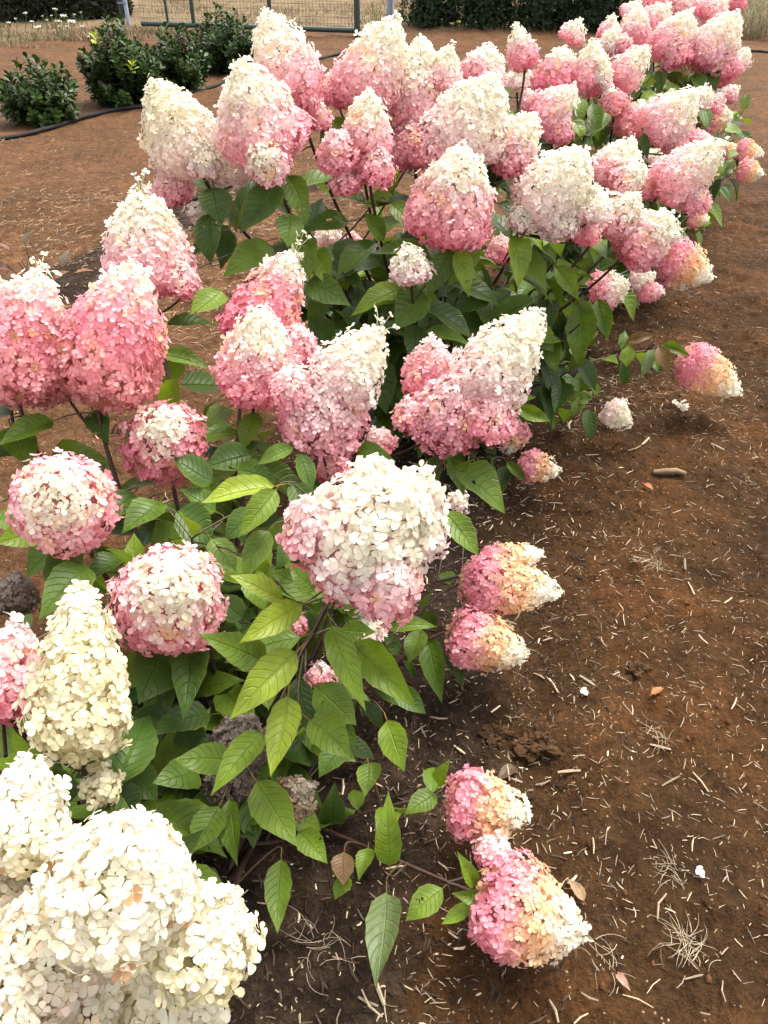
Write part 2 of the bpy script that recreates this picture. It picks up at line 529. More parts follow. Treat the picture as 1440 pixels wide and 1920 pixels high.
def head_points(base, tip, Rr, spacing, lump, r, layer=1.0):
    """points and outward directions spread evenly over a panicle"""
    ax = tip - base; L = np.linalg.norm(ax); ax = ax / L
    u, v = frame(ax)
    tt = np.linspace(0, 1, 160); rr = profile(tt) * Rr
    ds = np.hypot(np.diff(rr), np.diff(tt) * L); area = np.concatenate([[0], np.cumsum((rr[1:] + rr[:-1]) / 2 * ds)]) * 2 * math.pi
    N = max(10, int(area[-1] / spacing ** 2))
    k = (np.arange(N) + 0.5) / N
    t = np.interp(k * area[-1] + r.normal(0, 0.35 * spacing ** 2, N), area, tt)
    th = np.arange(N) * 2.399963 + r.normal(0, 0.35 * spacing / max(Rr, 1e-3), N)
    ph = r.uniform(0, 6.28, 8)
    lob = (np.sin(3 * th + 5 * t + ph[0]) * 0.45 + np.sin(5 * th - 9 * t + ph[1]) * 0.3 + np.sin(2 * th + 14 * t + ph[2]) * 0.35
           + np.sin(7 * th + 17 * t + ph[3]) * 0.25)
    rad = profile(t) * Rr * (1 + lump * lob) * layer
    dt = 0.01
    slope = (profile(np.clip(t + dt, 0, 1)) - profile(np.clip(t - dt, 0, 1))) * Rr / (2 * dt * L)
    e = np.cos(th)[:, None] * u + np.sin(th)[:, None] * v
    P = base + ax * ((0.5 + (t - 0.5) * (layer * 0.5 + 0.5)) * L)[:, None] + e * rad[:, None]
    n = norm(e - ax * np.clip(slope, -3, 3)[:, None])
    return P, n, t, lob


def head_colors(pal, t, lob, r):
    st = PAL[pal]
    tt = np.clip(t + r.normal(0, 0.055, len(t)) + 0.035 * lob, 0, 1)
    xs = [s[0] for s in st]
    c = np.stack([np.interp(tt, xs, [s[1][k] for s in st]) for k in range(3)], -1)
    odd = r.random(len(t))
    # peach blotches come in patches, most of them between the pink and the white
    patch = np.sin(9 * t + 4 * lob + r.uniform(0, 6.28)) + 0.8 * lob + r.normal(0, 0.35, len(t))
    if pal in 'PQDSWVLRT':
        f = np.clip((patch - 0.75) / 0.6, 0, 1) * np.clip(1 - np.abs(t - 0.62) / 0.3, 0, 1) * 0.75
        if pal in 'WV': f *= 0.35
        c = c * (1 - f[:, None]) + np.array(PE) * f[:, None]
    if pal in 'DS':
        br = (odd > 0.93) & (t < 0.6)
        c[br] = np.array((0.48, 0.24, 0.15)) * r.uniform(0.7, 1.1, (br.sum(), 1))
    if pal in 'CKLY':
        br = odd > 0.988
        c[br] = np.array((0.70, 0.42, 0.22)) * r.uniform(0.7, 1.1, (br.sum(), 1))
    return c * r.uniform(0.90, 1.05, (len(t), 1))


FLORET_MESH = []
for _k in range(10):
    _r = np.random.default_rng(100 + _k)
    S, Fa, g = floret_shape(1, 0, _r)
    gc = np.broadcast_to(g[None, None], S.shape) * _r.uniform(0.94, 1.04, (1, 4, 1, 1))
    _m = new_mesh('floret', S.reshape(-1, 3), Fa, gc.reshape(-1, 3)); _m.materials.append(PETAL)
    FLORET_MESH.append(_m)

# Heads: base x, y and tip x, y as seen in the photograph, width in photo pixels, metres away, lean of the tip towards
# the viewer (in widths), palette, 1 = side lobe that branches off a neighbour
HEADS = {
 'A': [
  (672, 1025, 758, 928, 272, 1.02, 0.50, 'W', 0), (722, 1105, 732, 1085, 150, 0.98, 0.3, 'Q', 1), (592, 1005, 578, 965, 145, 1.0, 0.25, 'Q', 1), (645, 1080, 648, 1060, 130, 1.0, 0.25, 'Q', 1), (770, 945, 798, 892, 130, 1.0, 0.15, 'W', 1), (700, 920, 700, 890, 130, 1.02, 0.2, 'W', 1), (790, 1010, 795, 985, 110, 1.0, 0.2, 'W', 1),
  (318, 1130, 326, 1085, 215, 1.20, 0.62, 'P', 0), (124, 948, 98, 912, 192, 1.30, 0.62, 'P', 0),
  (310, 838, 303, 785, 165, 1.48, 0.60, 'D', 0), (148, 1390, 150, 1098, 182, 1.05, 0.12, 'C', 0),
  (18, 1320, 30, 1160, 125, 1.14, 0.2, 'T', 0), (0, 1290, -10, 1200, 150, 1.2, 0.3, 'S', 1),
  (218, 1680, 262, 1565, 268, 0.82, 0.50, 'K', 0), (40, 1590, 50, 1420, 165, 0.95, 0.2, 'K', 0),
  (375, 1790, 410, 1665, 200, 0.87, 0.40, 'Y', 0), (310, 1905, 350, 1860, 205, 0.98, 0.3, 'Y', 0),
  (90, 1790, 95, 1700, 215, 0.93, 0.40, 'L', 0), (135, 1930, 140, 1860, 215, 0.99, 0.3, 'L', 1),
  (-20, 1720, -10, 1640, 150, 1.0, 0.3, 'L', 1), (0, 1900, 0, 1820, 170, 0.92, 0.3, 'K', 1), (190, 1480, 195, 1450, 75, 1.08, 0.2, 'C', 1),
  (40, 715, 75, 505, 200, 1.52, 0.18, 'S', 0), (190, 720, 252, 492, 205, 1.48, 0.22, 'S', 0), (120, 700, 130, 600, 130, 1.52, 0.2, 'S', 1),
  (280, 520, 262, 352, 165, 1.78, 0.1, 'Q', 0), (342, 540, 344, 495, 70, 1.72, 0.2, 'Q', 1), (0, 560, 5, 528, 55, 1.6, 0.1, 'W', 1),
  (470, 650, 553, 470, 150, 1.66, 0.05, 'D', 0), (478, 725, 492, 580, 165, 1.52, 0.35, 'P', 0), (555, 660, 560, 620, 90, 1.60, 0.2, 'P', 1),
  (632, 728, 712, 618, 146, 1.42, 0.12, 'W', 0), (603, 790, 612, 735, 182, 1.44, 0.30, 'Q', 1), (640, 838, 642, 815, 72, 1.42, 0.2, 'P', 1), (552, 735, 550, 700, 95, 1.40, 0.3, 'Q', 1),
  (895, 738, 1012, 584, 160, 1.52, 0.10, 'W', 0), (806, 725, 812, 634, 118, 1.56, 0.2, 'P', 1), (842, 785, 850, 735, 178, 1.53, 0.30, 'P', 1), (915, 795, 935, 755, 115, 1.49, 0.25, 'P', 1),
  (772, 788, 768, 762, 78, 1.50, 0.2, 'P', 1),
  (885, 1095, 1050, 1108, 120, 1.63, 0.1, 'O', 0), (915, 1065, 1018, 1035, 85, 1.66, 0.0, 'O', 1), (865, 1190, 990, 1228, 125, 1.60, 0.1, 'O', 0),
  (862, 1500, 995, 1530, 130, 1.42, 0.05, 'O', 0), (930, 1690, 1098, 1755, 185, 1.36, 0.05, 'O', 0), (925, 1610, 935, 1580, 75, 1.37, 0.1, 'Q', 1),
  (945, 1660, 950, 1630, 80, 1.37, 0.1, 'Q', 1),
  (855, 945, 865, 925, 48, 1.75, 0.1, 'W', 1), (690, 1195, 690, 1160, 70, 1.35, 0.1, 'W', 1), (600, 1275, 600, 1245, 60, 1.35, 0.1, 'Q', 1),
  (715, 840, 705, 815, 70, 1.62, 0.1, 'Q', 1), (620, 885, 618, 860, 80, 1.55, 0.1, 'D', 1), (560, 1180, 555, 1150, 45, 1.3, 0.1, 'P', 1),
  (450, 1400, 445, 1370, 115, 1.28, 0.2, 'G', 0), (548, 1500, 565, 1485, 85, 1.32, 0.2, 'B', 0), (430, 1470, 425, 1445, 100, 1.30, 0.2, 'G', 1),
  (25, 1130, 30, 1085, 90, 1.35, 0.1, 'G', 0),
 ],
 'B': [
  (362, 295, 283, 150, 140, 1.95, 0.05, 'V', 0), (380, 310, 385, 275, 75, 1.90, 0.2, 'W', 1), (325, 365, 310, 325, 80, 1.98, 0.1, 'Q', 1),
  (362, 400, 375, 392, 40, 1.92, 0.1, 'W', 1), (435, 330, 430, 270, 75, 1.93, 0.1, 'V', 1),
  (498, 275, 450, 108, 155, 1.85, 0.12, 'Q', 0), (505, 305, 490, 295, 85, 1.78, 0.35, 'q', 1), (545, 250, 520, 200, 90, 1.86, 0.1, 'P', 1),
  (550, 170, 496, 22, 125, 2.00, 0.0, 'Q', 0), (598, 228, 600, 200, 52, 2.02, 0.1, 'Q', 1), (560, 190, 565, 140, 80, 1.99, 0.1, 'Q', 1),
  (688, 272, 693, 168, 96, 1.88, 0.1, 'Q', 0), (640, 298, 630, 268, 88, 1.86, 0.15, 'P', 1), (702, 325, 712, 295, 78, 1.85, 0.15, 'P', 1), (650, 350, 647, 328, 60, 1.85, 0.1, 'P', 1),
  (682, 180, 742, 32, 132, 2.10, 0.05, 'Q', 0), (638, 180, 645, 140, 76, 2.12, 0.1, 'P', 1), (705, 235, 712, 200, 90, 2.12, 0.1, 'P', 1), (780, 225, 790, 70, 125, 2.15, 0.05, 'Q', 0), (825, 165, 843, 85, 68, 2.12, 0.05, 'q', 1),
  (780, 290, 775, 230, 110, 2.1, 0.1, 'P', 1),
  (870, 262, 930, 140, 150, 1.98, 0.2, 'W', 0), (835, 290, 830, 250, 90, 1.95, 0.2, 'Q', 1), (950, 290, 1003, 213, 100, 2.02, 0.15, 'Q', 0), (960, 310, 965, 280, 80, 2.0, 0.1, 'P', 1),
  (838, 425, 872, 272, 168, 1.86, 0.25, 'P', 0), (770, 515, 765, 458, 82, 1.78, 0.2, 'W', 0),
  (1015, 385, 1098, 282, 150, 2.0, 0.22, 'W', 0), (978, 415, 982, 395, 62, 1.95, 0.2, 'W', 1), (1045, 425, 1050, 390, 80, 1.97, 0.2, 'W', 1), (1108, 400, 1118, 352, 78, 1.99, 0.15, 'W', 1),
  (1090, 440, 1100, 420, 65, 2.05, 0.1, 'S', 1),
  (905, 150, 918, 84, 82, 2.35, 0.0, 'Q', 0), (890, 140, 893, 120, 60, 2.3, 0.0, 'Q', 1), (982, 120, 968, 46, 55, 2.5, 0.0, 'P', 0),
  (1145, 330, 1185, 262, 92, 2.3, 0.1, 'Q', 0), (1160, 340, 1210, 315, 80, 2.25, 0.1, 'q', 1),
  (1250, 355, 1358, 265, 95, 2.4, 0.1, 'Q', 0), (1215, 350, 1225, 340, 60, 2.42, 0.1, 'P', 1), (1300, 385, 1305, 360, 60, 2.4, 0.1, 'Q', 1),
  (1145, 415, 1200, 368, 95, 2.2, 0.15, 'Q', 0), (1185, 465, 1262, 402, 108, 2.25, 0.15, 'P', 0), (1255, 445, 1262, 430, 40, 2.3, 0.1, 'W', 1),
  (1122, 550, 1178, 530, 78, 2.75, 0.1, 'P', 0), (1195, 525, 1218, 520, 50, 2.85, 0.1, 'W', 1), (1205, 545, 1245, 548, 42, 2.85, 0.0, 'S', 1),
  (1255, 480, 1335, 525, 78, 3.1, 0.0, 'O', 0), (1255, 515, 1290, 535, 55, 3.1, 0.0, 'O', 1), (1300, 408, 1328, 412, 42, 3.5, 0.0, 'O', 0),
  (1292, 672, 1385, 740, 85, 2.72, 0.0, 'O', 0), (1145, 768, 1182, 795, 58, 2.5, 0.05, 'V', 0),
  (985, 870, 1050, 885, 65, 2.22, 0.0, 'O', 0), (970, 800, 945, 850, 58, 2.25, 0.1, 'O', 1),
  (615, 448, 615, 432, 50, 2.3, 0.0, 'W', 1), (938, 480, 940, 455, 60, 2.2, 0.1, 'S', 1), (660, 460, 662, 440, 40, 2.35, 0.0, 'P', 1),
 ],
 'C': [
  (1015, 230, 1078, 165, 88, 2.75, 0.1, 'P', 0), (1045, 255, 1055, 225, 60, 2.72, 0.1, 'P', 1), (1040, 165, 1058, 88, 88, 2.95, 0.05, 'D', 0), (1105, 165, 1112, 75, 72, 2.95, 0.05, 'P', 0),
  (1072, 70, 1083, 48, 45, 3.1, 0.0, 'q', 1), (1132, 160, 1130, 105, 32, 2.9, 0.0, 'V', 1), (1148, 205, 1140, 165, 58, 2.9, 0.05, 'S', 0),
  (1165, 148, 1215, 88, 62, 3.0, 0.05, 'Q', 0), (1235, 245, 1305, 170, 100, 2.85, 0.1, 'Q', 0), (1180, 245, 1205, 190, 78, 2.95, 0.05, 'S', 0), (1265, 275, 1268, 255, 50, 2.83, 0.1, 'Q', 1),
  (1310, 190, 1333, 165, 38, 3.1, 0.0, 'W', 1), (970, 160, 976, 112, 42, 2.7, 0.0, 'W', 0), (1000, 200, 985, 170, 45, 2.75, 0.0, 'Q', 1), (1222, 300, 1235, 285, 34, 3.1, 0.0, 'W', 1),
  (1330, 225, 1372, 215, 52, 3.7, 0.0, 'O', 0), (1335, 200, 1345, 190, 36, 3.6, 0.0, 'Q', 1), (1300, 265, 1330, 260, 40, 3.4, 0.0, 'Q', 1),
  (1385, 280, 1430, 290, 36, 4.4, 0.0, 'O', 0), (1390, 318, 1432, 328, 38, 4.3, 0.0, 'O', 0), (1360, 285, 1375, 275, 30, 4.3, 0.0, 'O', 1),
 ],
 'D': [
  (1252, 100, 1295, 20, 80, 3.75, 0.05, 'P', 0), (1270, 110, 1262, 85, 55, 3.7, 0.1, 'P', 1), (1320, 115, 1385, 22, 88, 3.8, 0.05, 'Q', 0), (1355, 135, 1360, 95, 60, 3.78, 0.1, 'P', 1), (1318, 110, 1325, 90, 50, 3.74, 0.1, 'P', 1),
  (1185, 80, 1198, 12, 60, 3.9, 0.0, 'P', 0), (1140, 95, 1158, 46, 40, 3.8, 0.0, 'W', 0), (1165, 95, 1168, 80, 40, 3.8, 0.0, 'P', 1), (1135, 75, 1152, 26, 36, 3.9, 0.0, 'P', 0), (1180, 30, 1200, 5, 40, 4.0, 0.0, 'Q', 0),
  (1220, 50, 1255, 8, 55, 4.0, 0.0, 'P', 0), (1230, 20, 1235, -35, 70, 4.2, 0.0, 'S', 0), (1290, 20, 1300, -40, 70, 4.2, 0.0, 'Q', 0), (1330, 30, 1358, -12, 55, 4.1, 0.0, 'P', 0), (1360, 10, 1375, -40, 60, 4.3, 0.0, 'D', 0),
  (1310, 65, 1312, 35, 50, 4.1, 0.0, 'S', 1), (1388, 115, 1398, 100, 32, 3.85, 0.0, 'W', 1), (1355, 150, 1350, 130, 45, 3.9, 0.0, 'S', 1), (1275, 125, 1280, 118, 40, 3.85, 0.0, 'C', 1),
  (1365, 180, 1382, 165, 32, 4.4, 0.0, 'P', 0), (1345, 170, 1352, 155, 30, 4.3, 0.0, 'W', 1),
 ],
}
HEAD_INFO = []          # for keeping leaves off the fronts of heads


def prepare_head(h):
    bx, by, tx, ty, w, d, tow, pal, lobe = h
    if lobe: pal = {'P': 'R', 'S': 'R', 'D': 'R', 'Q': 'T'}.get(pal, pal)      # side lobes stay pink to the top
    pal = pal.upper()
    base = at(bx, by, d)
    Wd = w * d / FOC
    tip = at(tx, ty, d - tow * Wd)
    ax = norm(tip - base)
    L = np.linalg.norm(tip - base)
    if L < 0.56 * Wd:                      # keep a panicle at least so long
        tip = base + ax * 0.56 * Wd
    base = base - ax * 0.17 * Wd
    # nothing may sink into the soil
    for p in (base, tip):
        lo = gz(p[0], p[1]) + 0.028
        if p[2] < lo: p[2] = lo
    return base, tip, Wd / 2 * 0.90, pal, lobe, d, (tx, ty)


def sprig_points(hd):
    r = np.random.default_rng(int(hd[6][0] + hd[6][1]))
    ax = norm(hd[1] - hd[0])
    return hd[1] + ax * r.uniform(-0.006, 0.032, (9, 1)) + r.normal(0, 0.010, (9, 3))


SPRIG = {(553, 470), (712, 618), (262, 352), (75, 505)}


def build_head(hd, r):
    base, tip, Rr, pal, lobe, d, key = hd
    lod = 0 if d < 1.22 else (1 if d < 2.3 else 2)
    D = (0.0222 if d < 1.15 else 0.0200) * min(1.0, 0.70 + Rr * 3.2)
    if pal in 'GB': D *= 0.85
    lump = 0.105 if pal != 'O' else 0.13
    P, n, t, lob = head_points(base, tip, Rr - D * 0.12, D * 0.585, lump, r)
    P2, n2, t2, lob2 = head_points(base, tip, Rr - D * 0.12, D * 0.92, lump, r, 0.80)
    size = D * 0.5 * r.uniform(0.82, 1.15, len(P)); size2 = D * 0.5 * r.uniform(0.8, 1.05, len(P2))
    P = P + n * r.normal(0, D * 0.22, (len(P), 1))
    jit = 0.30 if pal not in 'GB' else 0.8
    nn = norm(n + r.normal(0, jit, n.shape) + ZUP * 0.12)
    nn2 = norm(n2 + r.normal(0, 0.6, n2.shape))
    c = head_colors(pal, t, lob, r); c2 = head_colors(pal, t2, lob2, r)
    # a few loose florets stand past the tip
    ax = norm(tip - base)
    k = r.integers(3, 8)
    Pt = tip + ax * r.uniform(-0.4, 0.15, (k, 1)) * D + r.normal(0, 0.25 * D, (k, 3))
    if key in SPRIG:                       # loose open florets on thin stalks above the tip
        Pt = sprig_points(hd); k = len(Pt)
    P = np.concatenate([P, P2, Pt]); nn = np.concatenate([nn, nn2, norm(ax + r.normal(0, 0.6, (k, 3)))])
    size = np.concatenate([size, size2, np.full(k, D * (0.34 if key not in SPRIG else 0.40))])
    c = np.concatenate([c, c2, head_colors(pal, np.ones(k), np.zeros(k), r)])
    outer = np.concatenate([np.ones(len(t), bool), np.zeros(len(t2) + k, bool)])
    keep = P[:, 2] > gz(P[:, 0], P[:, 1]) + 0.004
    return dict(P=P[keep], n=nn[keep], s=size[keep], c=c[keep], outer=outer[keep], lod=lod, hd=hd)


def joined_florets(P, n, s, c, lod, r, org, outer):
    Vs = []; Fs = []; Cs = []; n0 = 0
    for sel, lo in ((outer, lod), (~outer, 2)):          # the florets behind the outer ones are simpler
        N = int(sel.sum())
        if not N: continue
        S, F, g = floret_shape(N, lo, r)
        u, v = frame(n[sel])
        a = r.uniform(0, 6.28, N)[:, None]
        u, v = u * np.cos(a) + v * np.sin(a), v * np.cos(a) - u * np.sin(a)
        Wv = (S[..., 0:1] * u[:, None, None] + S[..., 1:2] * v[:, None, None] + S[..., 2:3] * n[sel][:, None, None]) * s[sel][:, None, None, None] + P[sel][:, None, None]
        col = c[sel][:, None, None] * g[None, None] * r.uniform(0.93, 1.05, (N, 4, 1, 1))
        Vs.append(Wv.reshape(-1, 3)); Fs.append(F + n0); Cs.append(col.reshape(-1, 3)); n0 += len(Vs[-1])
    return new_mesh('florets', np.concatenate(Vs) - org, np.concatenate(Fs), np.concatenate(Cs))


def head_rachis(hd, r):
    base, tip, Rr, pal, lobe, d, key = hd
    acc = Acc()
    green = (0.20, 0.22, 0.08) if pal not in 'GB' else (0.10, 0.07, 0.05)
    pts = base + (tip - base) * np.linspace(-0.05, 0.93, 6)[:, None]
    V, F = tube(pts, np.linspace(0.0032, 0.0012, 6), 5); acc.add(V, F, green)
    ax = norm(tip - base); u, v = frame(ax); L = np.linalg.norm(tip - base)
    for k in range(18):
        t = 0.06 + 0.85 * k / 18; th = k * 2.4
        e = math.cos(th) * u + math.sin(th) * v
        p0 = base + ax * t * L; p1 = p0 + (e * 0.85 + ax * 0.25) * float(profile(min(t + 0.1, 1))) * Rr * 0.85
        V, F = tube(hermite(p0, p1, (e + ax) * Rr * 0.5, e * Rr * 0.5, 4), np.linspace(0.0014, 0.0007, 4), 4); acc.add(V, F, green)
    if key in SPRIG:
        for q in sprig_points(hd):
            V, F = tube(np.stack([tip - ax * 0.03, (tip + q) / 2, q]), 0.0007, 4); acc.add(V, F, (0.42, 0.42, 0.22))
    return acc.mesh('flower_head', base)


# ------------------------------------------------------------------ hydrangea leaves
def leaf_mesh(seed):
    r = np.random.default_rng(seed)
    ns = 11
    s = np.linspace(0, 1, ns)
    asp = r.uniform(0.21, 0.26)
    w = np.sin(math.pi * s ** r.uniform(0.72, 0.86)) ** 0.85 * asp * (1 - 0.35 * np.clip((s - 0.72) / 0.28, 0, 1))
    w[0] = 0.012; w[-1] = 0.0015
    ser = np.where(np.arange(ns) % 2 == 0, 1.035, 0.965)
    yn = np.array([-1, -0.55, 0, 0.55, 1.0])
    fold = r.uniform(0.10, 0.60); curl = r.uniform(0.10, 0.62); bend = r.normal(0, 0.07); ph = r.uniform(0, 6.28); tw = r.normal(0, 0.25)
    V = []; uv = []
    for i in range(ns):
        for k, q in enumerate(yn):
            y = q * w[i] * (ser[i] if abs(q) == 1 else 1)
            z = fold * abs(y) - curl * s[i] ** 2 * 0.8 + 0.10 * curl * s[i] + 0.018 * math.sin(11 * s[i] + ph + (1.5 if q > 0 else 0)) * abs(q) ** 2 + tw * y * s[i]
            x = s[i] * (1 - 0.10 * curl) + 0.03 * abs(q) * (0.5 - s[i])
            V.append((x, y + bend * s[i] ** 2, z)); uv.append((s[i], (q + 1) / 2))
    F = []
    for i in range(ns - 1):
        for k in range(4):
            a = i * 5 + k
            F.append((a, a + 5, a + 6, a + 1))
    V = np.array(V); col = np.ones((len(V), 3))
    tipv = V[-3]; an = math.atan2(tipv[2], tipv[0]); ca, sa = math.cos(an), math.sin(an)      # foot and tip lie on the x axis
    V = np.stack([V[:, 0] * ca + V[:, 2] * sa, V[:, 1], -V[:, 0] * sa + V[:, 2] * ca], 1) / math.hypot(tipv[0], tipv[2])
    pt, pf = tube(np.array([(-0.16, 0, -0.015), (-0.07, 0, 0.0), (0.03, 0, -0.004)]), [0.013, 0.011, 0.009], 4)
    n0 = len(V)
    V = np.concatenate([V, pt]); uv = np.concatenate([np.array(uv), np.tile([[0.03, 0.3]], (len(pt), 1))])
    col = np.concatenate([col, np.tile([[1.5, 0.7, 0.8]], (len(pt), 1))])
    me = new_mesh('leaf', V, [np.array(F), pf + n0], col, uv)
    me.materials.append(LEAF)
    return me


LEAVES = [leaf_mesh(300 + k) for k in range(14)]
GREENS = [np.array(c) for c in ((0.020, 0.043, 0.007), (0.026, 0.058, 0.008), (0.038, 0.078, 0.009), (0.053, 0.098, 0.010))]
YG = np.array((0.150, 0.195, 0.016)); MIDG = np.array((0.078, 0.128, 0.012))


def add_leaf(parent, p0, p1, nrm, color, variant=None, width=1.0, r=rng):
    x = p1 - p0; L = np.linalg.norm(x); x = x / L
    z = nrm - x * (nrm @ x)
    if np.linalg.norm(z) < 0.05: z = np.cross(x, RIGHT)
    z = norm(z); y = np.cross(z, x)
    M = np.stack([x * L, y * L * width, z * L], 1)
    me = LEAVES[int(r.integers(len(LEAVES))) if variant is None else variant]
    return obj('leaf', me, LEAF, parent, p0, M, color)


def blocks_head(p):
    """True where a leaf at p would hide the front of a flower head that the photograph shows"""
    x, y, d = project(p)
    for (bx, by, tx, ty, w, hd) in HEAD_INFO:
        if d > hd + 0.03: continue
        ax, ay = tx - bx, ty - by
        q = ax * ax + ay * ay + 1e-6
        t = min(1, max(0, ((x - bx) * ax + (y - by) * ay) / q))
        if math.hypot(x - bx - t * ax, y - by - t * ay) < w * 0.52 + 6: return True
    return False


